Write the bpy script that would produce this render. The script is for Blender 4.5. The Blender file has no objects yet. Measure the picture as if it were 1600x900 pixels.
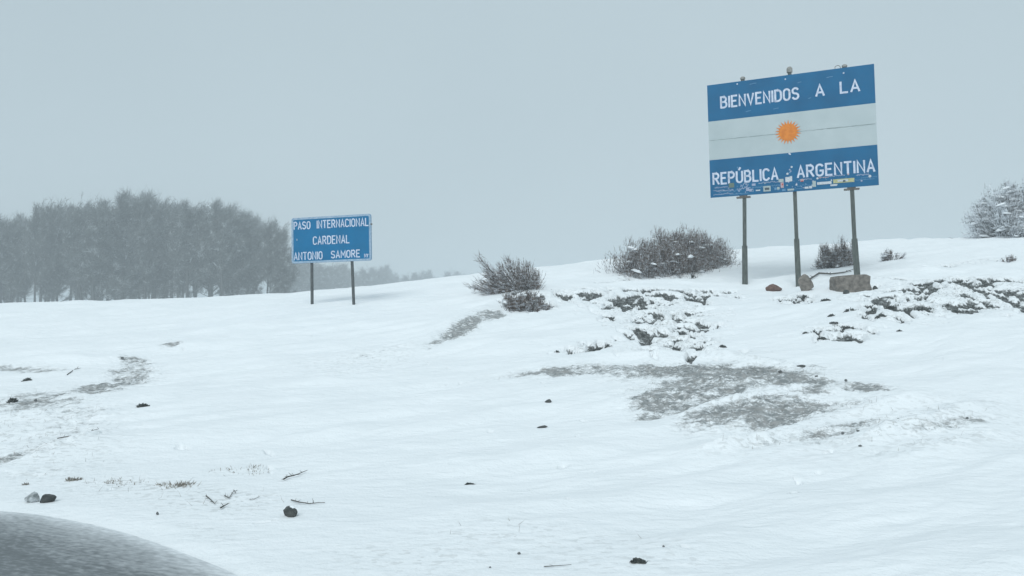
import bpy, math, random
import numpy as np
from mathutils import Matrix, Vector

scene = bpy.context.scene
rng = np.random.default_rng(7)
random.seed(7)

# ------------------------------------------------------------------ camera
F = 1150.0 / 1600.0                      # focal length in picture widths
PITCH, ROLL = 0.0396, -0.0205
EYE = np.array([0.0, 0.0, 1.5])
_f = np.array([0, math.cos(PITCH), math.sin(PITCH)])
_u = np.array([0, -math.sin(PITCH), math.cos(PITCH)])
_x = np.array([1.0, 0, 0])
CX = math.cos(ROLL) * _x + math.sin(ROLL) * _u
CU = -math.sin(ROLL) * _x + math.cos(ROLL) * _u
cam_data = bpy.data.cameras.new("camera")
cam = bpy.data.objects.new("camera", cam_data)
scene.collection.objects.link(cam)
m = Matrix.Identity(4)
for i in range(3):
    m[i][0], m[i][1], m[i][2], m[i][3] = CX[i], CU[i], -_f[i], EYE[i]
cam.matrix_world = m
cam_data.sensor_width = 36
cam_data.lens = 36 * F
cam_data.clip_start = 0.05
cam_data.clip_end = 3000
scene.camera = cam

# ------------------------------------------------------------------ light
SUN_EL, SUN_AZ = math.radians(48), math.radians(200)
world = bpy.data.worlds.new("World")
scene.world = world
world.use_nodes = True
wn, wl = world.node_tree.nodes, world.node_tree.links
wn.clear()
sky = wn.new("ShaderNodeTexSky")
sky.sky_type = 'NISHITA'
sky.sun_disc = False
sky.sun_elevation = SUN_EL
sky.sun_rotation = SUN_AZ
sky.dust_density = 4.0
hs = wn.new("ShaderNodeHueSaturation")
hs.inputs['Saturation'].default_value = 0.45
wl.new(sky.outputs[0], hs.inputs['Color'])
veil = wn.new("ShaderNodeMix")            # the cloud deck: an even pale grey blue over the sky
veil.data_type = 'RGBA'
veil.inputs[0].default_value = 0.85
wl.new(hs.outputs[0], veil.inputs[6])
cl = wn.new("ShaderNodeTexNoise")          # barely visible unevenness of the cloud
cl.inputs['Scale'].default_value = 1.3
cl.inputs['Detail'].default_value = 2
cr = wn.new("ShaderNodeValToRGB")
cr.color_ramp.elements[0].position, cr.color_ramp.elements[1].position = 0.3, 0.7
cr.color_ramp.elements[0].color = (0.470, 0.585, 0.640, 1)
cr.color_ramp.elements[1].color = (0.530, 0.650, 0.705, 1)
wl.new(cl.outputs[0], cr.inputs[0])
cm = wn.new("ShaderNodeVectorMath"); cm.operation = 'SCALE'; cm.inputs['Scale'].default_value = 10.0
wl.new(cr.outputs[0], cm.inputs[0]); wl.new(cm.outputs[0], veil.inputs[7])
bg = wn.new("ShaderNodeBackground")
bg.inputs['Strength'].default_value = 0.1
wl.new(veil.outputs[2], bg.inputs['Color'])
wo = wn.new("ShaderNodeOutputWorld")
wl.new(bg.outputs[0], wo.inputs['Surface'])

sun_data = bpy.data.lights.new("sun", 'SUN')
sun_data.energy = 1.5
sun_data.angle = math.radians(40)
sun_data.color = (0.93, 0.985, 1.0)
sun = bpy.data.objects.new("sun", sun_data)
scene.collection.objects.link(sun)
sd = Vector((math.sin(SUN_AZ) * math.cos(SUN_EL), math.cos(SUN_AZ) * math.cos(SUN_EL), math.sin(SUN_EL)))
sun.rotation_euler = sd.to_track_quat('Z', 'Y').to_euler()

scene.view_settings.view_transform = 'Standard'
scene.view_settings.look = 'None'
scene.view_settings.exposure = 0.03
scene.view_settings.gamma = 1.0
scene.view_settings.use_curve_mapping = False
scene.cycles.volume_bounces = 3
scene.cycles.max_bounces = 6
scene.cycles.diffuse_bounces = 3
HAZE_DENSITY = 0.0031

# ------------------------------------------------------------------ small helpers
def ray(px, py):
    d = _f + CX * ((px - 800) / 1150.0) - CU * ((py - 450) / 1150.0)
    return d / d[1]                        # scaled so that y grows by 1

def at(px, py, y):
    return EYE + ray(px, py) * y

def smooth(t):
    t = np.clip(t, 0, 1)
    return t * t * (3 - 2 * t)

def _hash(ix, iy, seed):
    h = (ix.astype(np.int64) * 374761393 + iy.astype(np.int64) * 668265263 + seed * 1442695041) & 0xffffffff
    h = ((h ^ (h >> 13)) * 1274126177) & 0xffffffff
    h = (h ^ (h >> 16)) & 0xffffffff
    return h / 4294967295.0

def vnoise(x, y, seed=0):
    ix, iy = np.floor(x), np.floor(y)
    fx, fy = x - ix, y - iy
    fx, fy = fx * fx * fx * (fx * (fx * 6 - 15) + 10), fy * fy * fy * (fy * (fy * 6 - 15) + 10)
    a, b = _hash(ix, iy, seed), _hash(ix + 1, iy, seed)
    c, d = _hash(ix, iy + 1, seed), _hash(ix + 1, iy + 1, seed)
    return (a * (1 - fx) + b * fx) * (1 - fy) + (c * (1 - fx) + d * fx) * fy

def fbm(x, y, oct=4, seed=0, gain=0.5):
    s, a, t = 0, 1.0, 0
    for o in range(oct):
        ca, sa = math.cos(0.6 * o), math.sin(0.6 * o)
        s = s + a * vnoise((x * ca - y * sa) * 2 ** o + 17.3 * o, (x * sa + y * ca) * 2 ** o + 9.1 * o, seed + o)
        t += a
        a *= gain
    return s / t                           # 0..1, mean .5

# ------------------------------------------------------------------ materials
def mat(name, col, rough=0.8, col2=None, scale=5.0, detail=6, bump=0.0, bscale=None, coords='Object', stretch=None, metallic=0, lo=0.35, hi=0.65):
    mt = bpy.data.materials.new(name)
    mt.use_nodes = True
    n, l = mt.node_tree.nodes, mt.node_tree.links
    b = n['Principled BSDF']
    b.inputs['Roughness'].default_value = rough
    b.inputs['Metallic'].default_value = metallic
    b.inputs['Base Color'].default_value = (*col, 1)
    tc = n.new('ShaderNodeTexCoord')
    mp = n.new('ShaderNodeMapping')
    l.new(tc.outputs[coords], mp.inputs[0])
    if stretch:
        mp.inputs['Scale'].default_value = stretch
    if col2 is not None:
        no = n.new('ShaderNodeTexNoise')
        no.inputs['Scale'].default_value = scale
        no.inputs['Detail'].default_value = detail
        l.new(mp.outputs[0], no.inputs['Vector'])
        r = n.new('ShaderNodeValToRGB')
        r.color_ramp.elements[0].position, r.color_ramp.elements[1].position = lo, hi
        r.color_ramp.elements[0].color = (*col, 1)
        r.color_ramp.elements[1].color = (*col2, 1)
        l.new(no.outputs[0], r.inputs[0])
        l.new(r.outputs[0], b.inputs['Base Color'])
    if bump:
        nb = n.new('ShaderNodeTexNoise')
        nb.inputs['Scale'].default_value = bscale or scale * 3
        nb.inputs['Detail'].default_value = 6
        l.new(mp.outputs[0], nb.inputs['Vector'])
        bp = n.new('ShaderNodeBump')
        bp.inputs['Strength'].default_value = bump
        bp.inputs['Distance'].default_value = 0.02
        l.new(nb.outputs[0], bp.inputs['Height'])
        l.new(bp.outputs[0], b.inputs['Normal'])
    return mt

SNOW = (0.86, 0.885, 0.90)

def mat_snow_ground():
    mt = bpy.data.materials.new('wind_blown_snow_over_turf')
    mt.use_nodes = True
    n, l = mt.node_tree.nodes, mt.node_tree.links
    b = n['Principled BSDF']
    b.inputs['Roughness'].default_value = 0.75
    b.inputs['Specular IOR Level'].default_value = 0.2
    geo = n.new('ShaderNodeNewGeometry')
    def noise(scale, detail=4, stretch=(1, 1, 1), rot=0):
        mp = n.new('ShaderNodeMapping')
        mp.inputs['Scale'].default_value = stretch
        mp.inputs['Rotation'].default_value = (0, 0, rot)
        l.new(geo.outputs['Position'], mp.inputs[0])
        t = n.new('ShaderNodeTexNoise')
        t.inputs['Scale'].default_value = scale
        t.inputs['Detail'].default_value = detail
        l.new(mp.outputs[0], t.inputs['Vector'])
        return t.outputs[0]
    def mth(op, a, c):
        x = n.new('ShaderNodeMath'); x.operation = op
        for i, v in enumerate((a, c)):
            if isinstance(v, (int, float)): x.inputs[i].default_value = v
            else: l.new(v, x.inputs[i])
        return x.outputs[0]
    def ramp(v, stops):
        r = n.new('ShaderNodeValToRGB')
        while len(r.color_ramp.elements) < len(stops): r.color_ramp.elements.new(0.5)
        for e, (p, c) in zip(r.color_ramp.elements, stops):
            e.position = p; e.color = (*c, 1)
        l.new(v, r.inputs[0])
        return r.outputs[0]
    at_d = n.new('ShaderNodeAttribute'); at_d.attribute_name = 'dust'
    at_b = n.new('ShaderNodeAttribute'); at_b.attribute_name = 'bare'
    at_g = n.new('ShaderNodeAttribute'); at_g.attribute_name = 'gravel'
    fine = noise(20, 6, (1, 2.0, 1), -0.45)
    # ragged edge of the thin snow
    m0 = mth('ADD', at_b.outputs['Fac'], mth('MULTIPLY', mth('SUBTRACT', fine, 0.5), 0.9))
    mr = n.new('ShaderNodeMapRange'); mr.inputs[1].default_value = 0.30; mr.inputs[2].default_value = 0.72
    l.new(m0, mr.inputs[0])
    turf = ramp(noise(11, 8), [(0.3, (0.045, 0.053, 0.052)), (0.46, (0.105, 0.11, 0.108)), (0.68, (0.36, 0.38, 0.38))])
    grav = ramp(noise(24, 7), [(0.3, (0.10, 0.11, 0.11)), (0.48, (0.30, 0.305, 0.305)), (0.60, (0.68, 0.70, 0.71))])
    gm = n.new('ShaderNodeMix'); gm.data_type = 'RGBA'
    l.new(at_g.outputs['Fac'], gm.inputs[0]); l.new(turf, gm.inputs[6]); l.new(grav, gm.inputs[7])
    sn = ramp(noise(0.9, 3, (1, 3, 1), -0.5), [(0.3, (0.84, 0.865, 0.88)), (0.7, (0.88, 0.90, 0.915))])
    # thin snow lets the stubble show as faint specks
    at_t = n.new('ShaderNodeAttribute'); at_t.attribute_name = 'thin'
    sp = mth('MULTIPLY', at_t.outputs['Fac'], mth('GREATER_THAN', noise(11, 6, (1, 1.5, 1)), 0.57))
    thin = n.new('ShaderNodeMix'); thin.data_type = 'RGBA'
    l.new(mth('MULTIPLY', sp, 0.75), thin.inputs[0]); l.new(sn, thin.inputs[6]); thin.inputs[7].default_value = (0.30, 0.30, 0.28, 1)
    mx = n.new('ShaderNodeMix'); mx.data_type = 'RGBA'
    l.new(mr.outputs[0], mx.inputs[0]); l.new(thin.outputs[2], mx.inputs[6]); l.new(gm.outputs[2], mx.inputs[7])
    # wind scoured stony ground under a dusting of snow: grey specks that thin out gradually
    spk = mth('ADD', mth('MULTIPLY', noise(13, 7, (0.8, 1.5, 1), -0.4), 0.6), mth('MULTIPLY', noise(42, 4, (1, 1.3, 1), -0.4), 0.4))
    df = mth('MULTIPLY', mth('SUBTRACT', mth('ADD', at_d.outputs['Fac'], mth('MULTIPLY', mth('SUBTRACT', spk, 0.5), 3.4)), 0.42), 1.1)
    dfc = n.new('ShaderNodeClamp'); l.new(mth('MULTIPLY', df, mth('MULTIPLY', at_d.outputs['Fac'], 1.35)), dfc.inputs[0]); dfc.inputs[2].default_value = 0.84
    mx2 = n.new('ShaderNodeMix'); mx2.data_type = 'RGBA'
    l.new(dfc.outputs[0], mx2.inputs[0]); l.new(mx.outputs[2], mx2.inputs[6])
    l.new(ramp(noise(9, 5), [(0.35, (0.10, 0.115, 0.115)), (0.65, (0.24, 0.235, 0.225))]), mx2.inputs[7])
    l.new(mx2.outputs[2], b.inputs['Base Color'])
    bp = n.new('ShaderNodeBump'); bp.inputs['Strength'].default_value = 0.6; bp.inputs['Distance'].default_value = 0.04
    hgt = mth('ADD', mth('MULTIPLY', noise(5, 5, (1, 2.2, 1), -0.5), 1.0), mth('MULTIPLY', noise(40, 3), 0.25))
    l.new(hgt, bp.inputs['Height']); l.new(bp.outputs[0], b.inputs['Normal'])
    return mt

def mat_road():
    mt = bpy.data.materials.new('slushy_asphalt')
    mt.use_nodes = True
    n, l = mt.node_tree.nodes, mt.node_tree.links
    b = n['Principled BSDF']
    b.inputs['Roughness'].default_value = 0.6
    geo = n.new('ShaderNodeNewGeometry')
    def noise(scale, detail, stretch, rot=0.75):
        mp = n.new('ShaderNodeMapping')
        mp.vector_type = 'TEXTURE'
        mp.inputs['Scale'].default_value = stretch
        mp.inputs['Rotation'].default_value = (0, 0, rot)
        l.new(geo.outputs['Position'], mp.inputs[0])
        t = n.new('ShaderNodeTexNoise'); t.inputs['Scale'].default_value = scale; t.inputs['Detail'].default_value = detail
        l.new(mp.outputs[0], t.inputs['Vector'])
        return t.outputs[0]
    def mth(op, a, c):
        x = n.new('ShaderNodeMath'); x.operation = op
        for i, v in enumerate((a, c)):
            if isinstance(v, (int, float)): x.inputs[i].default_value = v
            else: l.new(v, x.inputs[i])
        return x.outputs[0]
    ac = n.new('ShaderNodeAttribute'); ac.attribute_name = 'cover'
    streak = noise(6, 9, (4.5, 1, 1), 2.55)
    fine = noise(34, 6, (2.6, 1, 1), 2.7)
    v = mth('ADD', ac.outputs['Fac'], mth('ADD', mth('MULTIPLY', mth('SUBTRACT', streak, 0.5), 0.34), mth('MULTIPLY', mth('SUBTRACT', fine, 0.5), 0.6)))
    r = n.new('ShaderNodeValToRGB')
    els = r.color_ramp.elements
    els[0].position = 0.0; els[0].color = (0.055, 0.062, 0.066, 1)
    els[1].position = 1.0; els[1].color = (0.80, 0.83, 0.85, 1)
    e = els.new(0.32); e.color = (0.15, 0.165, 0.172, 1)
    e = els.new(0.62); e.color = (0.42, 0.44, 0.455, 1)
    l.new(v, r.inputs[0]); l.new(r.outputs[0], b.inputs['Base Color'])
    bp = n.new('ShaderNodeBump'); bp.inputs['Strength'].default_value = 0.6; bp.inputs['Distance'].default_value = 0.012
    l.new(v, bp.inputs['Height']); l.new(bp.outputs[0], b.inputs['Normal'])
    return mt

def mat_twig(name, dark, light, frost, amount=0.45, scale=6.0, stretch=None, up=0.25):
    """twigs with frost and lodged snow in patches, more on faces that look up"""
    mt = bpy.data.materials.new(name)
    mt.use_nodes = True
    n, l = mt.node_tree.nodes, mt.node_tree.links
    b = n['Principled BSDF']; b.inputs['Roughness'].default_value = 0.85
    b.inputs['Specular IOR Level'].default_value = 0.15
    tc = n.new('ShaderNodeTexCoord'); mp = n.new('ShaderNodeMapping')
    l.new(tc.outputs['Object'], mp.inputs[0])
    if stretch: mp.inputs['Scale'].default_value = stretch
    no = n.new('ShaderNodeTexNoise'); no.inputs['Scale'].default_value = scale; no.inputs['Detail'].default_value = 5
    l.new(mp.outputs[0], no.inputs['Vector'])
    n2 = n.new('ShaderNodeTexNoise'); n2.inputs['Scale'].default_value = scale * 0.5
    l.new(tc.outputs['Object'], n2.inputs['Vector'])
    c = n.new('ShaderNodeMix'); c.data_type = 'RGBA'
    l.new(n2.outputs[0], c.inputs[0]); c.inputs[6].default_value = (*dark, 1); c.inputs[7].default_value = (*light, 1)
    geo = n.new('ShaderNodeNewGeometry'); sp = n.new('ShaderNodeSeparateXYZ'); l.new(geo.outputs['Normal'], sp.inputs[0])
    ab = n.new('ShaderNodeMath'); ab.operation = 'ABSOLUTE'; l.new(sp.outputs[2], ab.inputs[0])
    ma = n.new('ShaderNodeMath'); ma.operation = 'MULTIPLY_ADD'; l.new(ab.outputs[0], ma.inputs[0]); ma.inputs[1].default_value = up
    l.new(no.outputs[0], ma.inputs[2])
    mr = n.new('ShaderNodeMapRange'); th = 0.78 - amount * 0.45
    mr.inputs[1].default_value = th; mr.inputs[2].default_value = th + 0.12
    l.new(ma.outputs[0], mr.inputs[0])
    mx = n.new('ShaderNodeMix'); mx.data_type = 'RGBA'
    l.new(mr.outputs[0], mx.inputs[0]); l.new(c.outputs[2], mx.inputs[6]); mx.inputs[7].default_value = (*frost, 1)
    l.new(mx.outputs[2], b.inputs['Base Color'])
    return mt

M_ground = mat_snow_ground()
M_road = mat_road()
M_blue = mat('sign_blue_paint', (0.0, 0.100, 0.225), 0.45, (0.0, 0.130, 0.285), 1.3, 4, lo=0.3, hi=0.7, bump=0.05, bscale=2)
M_blue2 = mat('small_sign_blue_paint', (0.0, 0.135, 0.29), 0.45, (0.0, 0.155, 0.335), 2, 4)
M_white = mat('sign_white_paint', (0.44, 0.505, 0.515), 0.5, (0.50, 0.56, 0.57), 1.2, 5, bump=0.05, bscale=2)
M_letter = mat('letter_white_paint', (0.50, 0.55, 0.68), 0.5, (0.68, 0.73, 0.83), 9, 5)
M_border = mat('border_pale_blue_paint', (0.22, 0.34, 0.47), 0.5, (0.38, 0.48, 0.58), 14, 5)
M_orange = mat('sun_orange_paint', (0.66, 0.19, 0.02), 0.5, (0.76, 0.25, 0.03), 9, 4)
for _m in (M_blue, M_blue2, M_white, M_letter, M_border, M_orange): _m.node_tree.nodes['Principled BSDF'].inputs['Specular IOR Level'].default_value = 0.15
M_seam = mat('seam_grey', (0.17, 0.22, 0.22), 0.8, (0.38, 0.44, 0.44), 3, 6, stretch=(1, 1, 1))
M_post = mat('weathered_green_grey_timber', (0.055, 0.066, 0.06), 0.85, (0.115, 0.13, 0.118), 9, 6, bump=0.5, bscale=14, stretch=(4, 4, 0.6))
M_steel = mat('dull_steel_post', (0.05, 0.058, 0.06), 0.7, (0.09, 0.10, 0.10), 8, 4)
M_iron = mat('rusty_iron', (0.09, 0.08, 0.07), 0.75, (0.17, 0.15, 0.13), 14, 5)
M_concrete = mat('cap_concrete', (0.22, 0.22, 0.20), 0.9, (0.33, 0.32, 0.30), 12, 5)
M_rock = mat('brown_stone', (0.105, 0.094, 0.082), 0.95, (0.26, 0.233, 0.205), 11, 8, bump=1.0, bscale=16, lo=0.3, hi=0.7)
M_redrock = mat('reddish_brown_stone', (0.10, 0.055, 0.045), 0.95, (0.17, 0.105, 0.085), 12, 6, bump=0.8, bscale=20)
M_dark = mat('dark_stone', (0.03, 0.036, 0.036), 0.8, (0.09, 0.095, 0.09), 14, 6, bump=0.7, bscale=25)
M_pebble = mat('grey_pebble', (0.045, 0.052, 0.052), 0.85, (0.22, 0.23, 0.23), 22, 5, bump=0.5, bscale=30)
M_dusty = mat('snow_dusted_stone', (0.16, 0.18, 0.18), 0.9, (0.60, 0.63, 0.65), 26, 6, bump=0.6, bscale=30)
M_snow = mat('lodged_snow', SNOW, 0.8, (0.80, 0.83, 0.86), 6, 4, bump=0.3, bscale=14)
M_leaf = mat('cushion_plant_leaves', (0.038, 0.048, 0.046), 0.8, (0.13, 0.14, 0.13), 9, 5)
M_grass = mat('dry_grass', (0.17, 0.15, 0.125), 0.9, (0.40, 0.38, 0.34), 6, 4)
M_bark = mat_twig('frosted_bark', (0.045, 0.048, 0.048), (0.09, 0.09, 0.085), (0.60, 0.63, 0.65), 0.42, 1.2, (1, 1, 0.4), up=0.1)
M_crown = mat_twig('frosted_beech_twigs', (0.055, 0.062, 0.06), (0.17, 0.175, 0.165), (0.50, 0.53, 0.54), 0.36, 1.6, up=0.15)
M_shrub = mat_twig('shrub_twigs_dark', (0.062, 0.050, 0.043), (0.22, 0.175, 0.148), (0.60, 0.62, 0.66), 0.52, 6.5, (1, 1, 3.2), up=0.2)
M_shrub_s = mat_twig('shrub_twigs_snowy', (0.055, 0.06, 0.062), (0.12, 0.12, 0.115), (0.78, 0.81, 0.85), 0.66, 3.0, (1, 1, 3.5), up=0.25)
M_stem = mat('shrub_stem_bark', (0.05, 0.05, 0.045), 0.9, (0.11, 0.10, 0.09), 10, 4)

# ------------------------------------------------------------------ mesh helpers
COL = scene.collection

def tag(o, label=None, cat=None, group=None, kind=None):
    if label: o['label'] = label
    if cat: o['category'] = cat
    if group: o['group'] = group
    if kind: o['kind'] = kind
    return o

def mesh_np(name, V, faces, mats, smooth_shade=False, mi=None):
    """V (n,3); faces = (k,3|4) array or list of lists"""
    me = bpy.data.meshes.new(name)
    V = np.asarray(V, dtype=np.float32)
    if isinstance(faces, np.ndarray):
        k = faces.shape[1]
        me.vertices.add(len(V)); me.vertices.foreach_set('co', V.ravel())
        me.loops.add(faces.size); me.loops.foreach_set('vertex_index', faces.astype(np.int32).ravel())
        me.polygons.add(len(faces)); me.polygons.foreach_set('loop_start', np.arange(0, faces.size, k, dtype=np.int32))
        me.polygons.foreach_set('loop_total', np.full(len(faces), k, dtype=np.int32))
    else:
        me.from_pydata([tuple(map(float, v)) for v in V], [], faces)
    if mi is not None: me.polygons.foreach_set('material_index', np.asarray(mi, dtype=np.int32))
    me.update(calc_edges=True)
    if smooth_shade: me.polygons.foreach_set('use_smooth', np.ones(len(me.polygons), dtype=bool))
    for mt in (mats if isinstance(mats, (list, tuple)) else [mats]): me.materials.append(mt)
    return me

def link(name, me, parent=None, loc=None):
    o = bpy.data.objects.new(name, me)
    COL.objects.link(o)
    if parent is not None: o.parent = parent
    if loc is not None: o.location = [float(c) for c in loc]
    return o

def empty(name, loc, rz=0.0):
    o = bpy.data.objects.new(name, None)
    COL.objects.link(o)
    o.empty_display_size = 0.2
    o.location = [float(c) for c in loc]; o.rotation_euler = (0, 0, rz)
    return o

class MB:
    def __init__(self): self.v, self.f, self.mi = [], [], []
    def add(self, vs, fs, mi=0):
        o = len(self.v); self.v += [tuple(map(float, p)) for p in vs]
        self.f += [[i + o for i in q] for q in fs]; self.mi += [mi] * len(fs)
    def box(self, x0, x1, y0, y1, z0, z1, mi=0):
        self.add([(x0, y0, z0), (x1, y0, z0), (x1, y1, z0), (x0, y1, z0), (x0, y0, z1), (x1, y0, z1), (x1, y1, z1), (x0, y1, z1)],
                 [(0, 3, 2, 1), (4, 5, 6, 7), (0, 1, 5, 4), (1, 2, 6, 5), (2, 3, 7, 6), (3, 0, 4, 7)], mi)
    def tube(self, pts, radii, n=6, mi=0, square=False):
        pts = [np.array(p, float) for p in pts]
        rings = []
        for i, p in enumerate(pts):
            d = pts[min(i + 1, len(pts) - 1)] - pts[max(i - 1, 0)]
            d = d / (np.linalg.norm(d) + 1e-9)
            ref = np.array([1.0, 0, 0]) if abs(d[0]) < 0.8 else np.array([0, 1.0, 0])
            a = np.cross(d, ref); a /= np.linalg.norm(a); b = np.cross(d, a)
            off = math.pi / 4 if square else 0
            rings.append([p + radii[i] * (math.cos(2 * math.pi * k / n + off) * a + math.sin(2 * math.pi * k / n + off) * b) for k in range(n)])
        vs = [q for r in rings for q in r]
        fs = []
        for i in range(len(pts) - 1):
            for k in range(n):
                fs.append((i * n + k, i * n + (k + 1) % n, (i + 1) * n + (k + 1) % n, (i + 1) * n + k))
        fs.append(tuple(range(n))[::-1]); fs.append(tuple((len(pts) - 1) * n + k for k in range(n)))
        self.add(vs, fs, mi)
    def build(self, name, mats, parent=None, loc=None, smooth_shade=False):
        me = mesh_np(name, np.array(self.v), self.f, mats, smooth_shade, self.mi)
        return link(name, me, parent, loc)

# ------------------------------------------------------------------ terrain
# road edge (near the camera on its right side, sweeping away to the left) and its far side
ROAD_A = [(12, -70), (6, -30), (3, -10), (1.7, -3), (0.95, 0.3), (0.2, 2.0), (-0.75, 3.45), (-1.59, 4.36), (-2.07, 4.79), (-2.8, 5.36), (-3.56, 5.82), (-4.24, 6.10),
          (-6, 6.6), (-10, 7.3), (-20, 8.2), (-45, 9.5), (-110, 12)]
ROAD_B = [(2, -70), (-4, -30), (-6, -12), (-7.6, -7), (-9.5, -4), (-12, -2.3), (-16, -1.2), (-22, -0.6), (-45, 0.5), (-110, 3)]

def resample(pl, n):
    p = np.array(pl, float)
    # Catmull-Rom through the points
    out = []
    for i in range(len(p) - 1):
        a, b, c, d = p[max(i - 1, 0)], p[i], p[i + 1], p[min(i + 2, len(p) - 1)]
        for t in np.linspace(0, 1, 24, endpoint=False):
            out.append(b + 0.5 * t * ((c - a) + t * ((2 * a - 5 * b + 4 * c - d) + t * (3 * (b - c) + d - a))) if i not in (0, len(p) - 2) else b + (c - b) * t)
    out.append(p[-1]); out = np.array(out)
    s = np.concatenate([[0], np.cumsum(np.linalg.norm(np.diff(out, axis=0), axis=1))])
    q = np.linspace(0, 1, n)
    return out, s

A_dense, A_s = resample(ROAD_A, 0)
B_dense, B_s = resample(ROAD_B, 0)

def seg_dist(x, y, pl):
    best = np.full(x.shape, 1e9)
    for a, b in zip(pl[:-1], pl[1:]):
        d = b - a; L = d @ d
        if L < 1e-9: continue
        t = np.clip(((x - a[0]) * d[0] + (y - a[1]) * d[1]) / L, 0, 1)
        best = np.minimum(best, (x - a[0] - t * d[0]) ** 2 + (y - a[1] - t * d[1]) ** 2)
    return np.sqrt(best)

ring = np.vstack([A_dense[::4], A_dense[-1:], B_dense[::-1][::4], B_dense[:1]])
def road_sd(x, y):
    """negative inside the road"""
    inside = np.zeros(x.shape, bool)
    pts = np.vstack([ring, ring[:1]])
    near = (x > -112) & (x < 13) & (y > -71) & (y < 13.5)
    xs, ys = x[near], y[near]
    ins = np.zeros(xs.shape, bool)
    for a, b in zip(pts[:-1], pts[1:]):
        if a[1] == b[1]: continue
        c = ((a[1] > ys) != (b[1] > ys)) & (xs < (b[0] - a[0]) * (ys - a[1]) / (b[1] - a[1]) + a[0])
        ins ^= c
    inside[near] = ins
    d = np.full(x.shape, 20.0)
    d[near] = seg_dist(xs, ys, pts)
    return np.where(inside, -d, d)

# height of the hillside along columns of the view: (column, rows at these distances)
YK = [4.5, 6, 8, 10, 13, 16, 19, 22, 25, 28, 31, 34]
TAB = {
    0:    [None, None, 725, 670, 610, 565, 530, 502, 485, 476, 477, 479],
    250:  [None, None, 714, 660, 600, 552, 516, 490, 475, 468, 468, 470],
    500:  [None, None, 705, 650, 588, 540, 503, 477, 466, 459, 457, 459],
    730:  [None, None, 700, 642, 578, 528, 488, 460, 442, 433, 430, 431],
    950:  [None, None, 696, 636, 570, 516, 471, 438, 419, 412, 407, 406],
    1163: [None, None, 690, 628, 562, 519, 493, 474, 447, 415, 394, 386],
    1340: [None, None, 684, 620, 548, 496, 454, 423, 403, 391, 382, 378],
    1450: [None, None, 682, 616, 542, 489, 446, 420, 401, 388, 377, 371],
    1600: [None, None, 679, 612, 536, 482, 439, 414, 393, 378, 368, 363],
}
YD = np.arange(0, 70.01, 0.1)
UD = np.arange(-1.3, 1.301, 0.02)
cols = []
for c, rows in TAB.items():
    ys, zs = [0, 3], [0, 0]
    for Y, r in zip(YK, rows):
        ys.append(Y); zs.append(0.0 if r is None else at(c, r, Y)[2])
    ys += [40, 50, 70]; zs += [zs[-1] + 0.08, zs[-1] + 0.12, zs[-1] + 0.15]
    cols.append((ray(c, 560)[0], np.interp(YD, ys, zs)))
us = np.array([c[0] for c in cols]); G = np.array([c[1] for c in cols])
HT = np.array([[0.0]])
HT = np.stack([np.interp(UD, us, G[:, j]) for j in range(len(YD))], axis=1)
def gsm(a, sig, axis):
    k = np.arange(-int(3 * sig), int(3 * sig) + 1); w = np.exp(-k * k / (2 * sig * sig)); w /= w.sum()
    pad = [(0, 0), (0, 0)]; pad[axis] = (len(k) // 2, len(k) // 2)
    ap = np.pad(a, pad, mode='edge')
    return np.apply_along_axis(lambda q: np.convolve(q, w, mode='valid'), axis, ap)
HT = gsm(gsm(HT, 8, 1), 5, 0)

def base_height(x, y):
    x = np.asarray(x, float); y = np.asarray(y, float)
    u = np.clip(x / np.maximum(y, 3.0), -1.29, 1.29)
    fu = (u - UD[0]) / 0.02; fy = np.clip(y, 0, 69.9) / 0.1
    iu, iy = np.floor(fu).astype(int), np.floor(fy).astype(int)
    iu = np.clip(iu, 0, len(UD) - 2); iy = np.clip(iy, 0, len(YD) - 2)
    a, b = fu - iu, fy - iy
    return (HT[iu, iy] * (1 - a) + HT[iu + 1, iy] * a) * (1 - b) + (HT[iu, iy + 1] * (1 - a) + HT[iu + 1, iy + 1] * a) * b

def hit(px, py):
    """where the line of sight meets the hillside"""
    d = ray(px, py)
    t = np.arange(3.0, 60, 0.02)
    P = EYE[None, :] + d[None, :] * t[:, None]
    g = P[:, 2] - base_height(P[:, 0], P[:, 1])
    k = np.argmax(g < 0)
    if g[k] >= 0: k = np.argmin(g)
    return P[k]

def patch(cx, cy, dx, dy, ry, strength, kind, power=1.0):
    c = hit(cx, cy)[:2]
    a = (hit(cx + dx, cy + dy)[:2] - hit(cx - dx, cy - dy)[:2]) / 2
    b = (hit(cx, cy - ry)[:2] - hit(cx, cy + ry)[:2]) / 2
    return (c, np.linalg.inv(np.array([a, b]).T), strength, kind, power)

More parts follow.
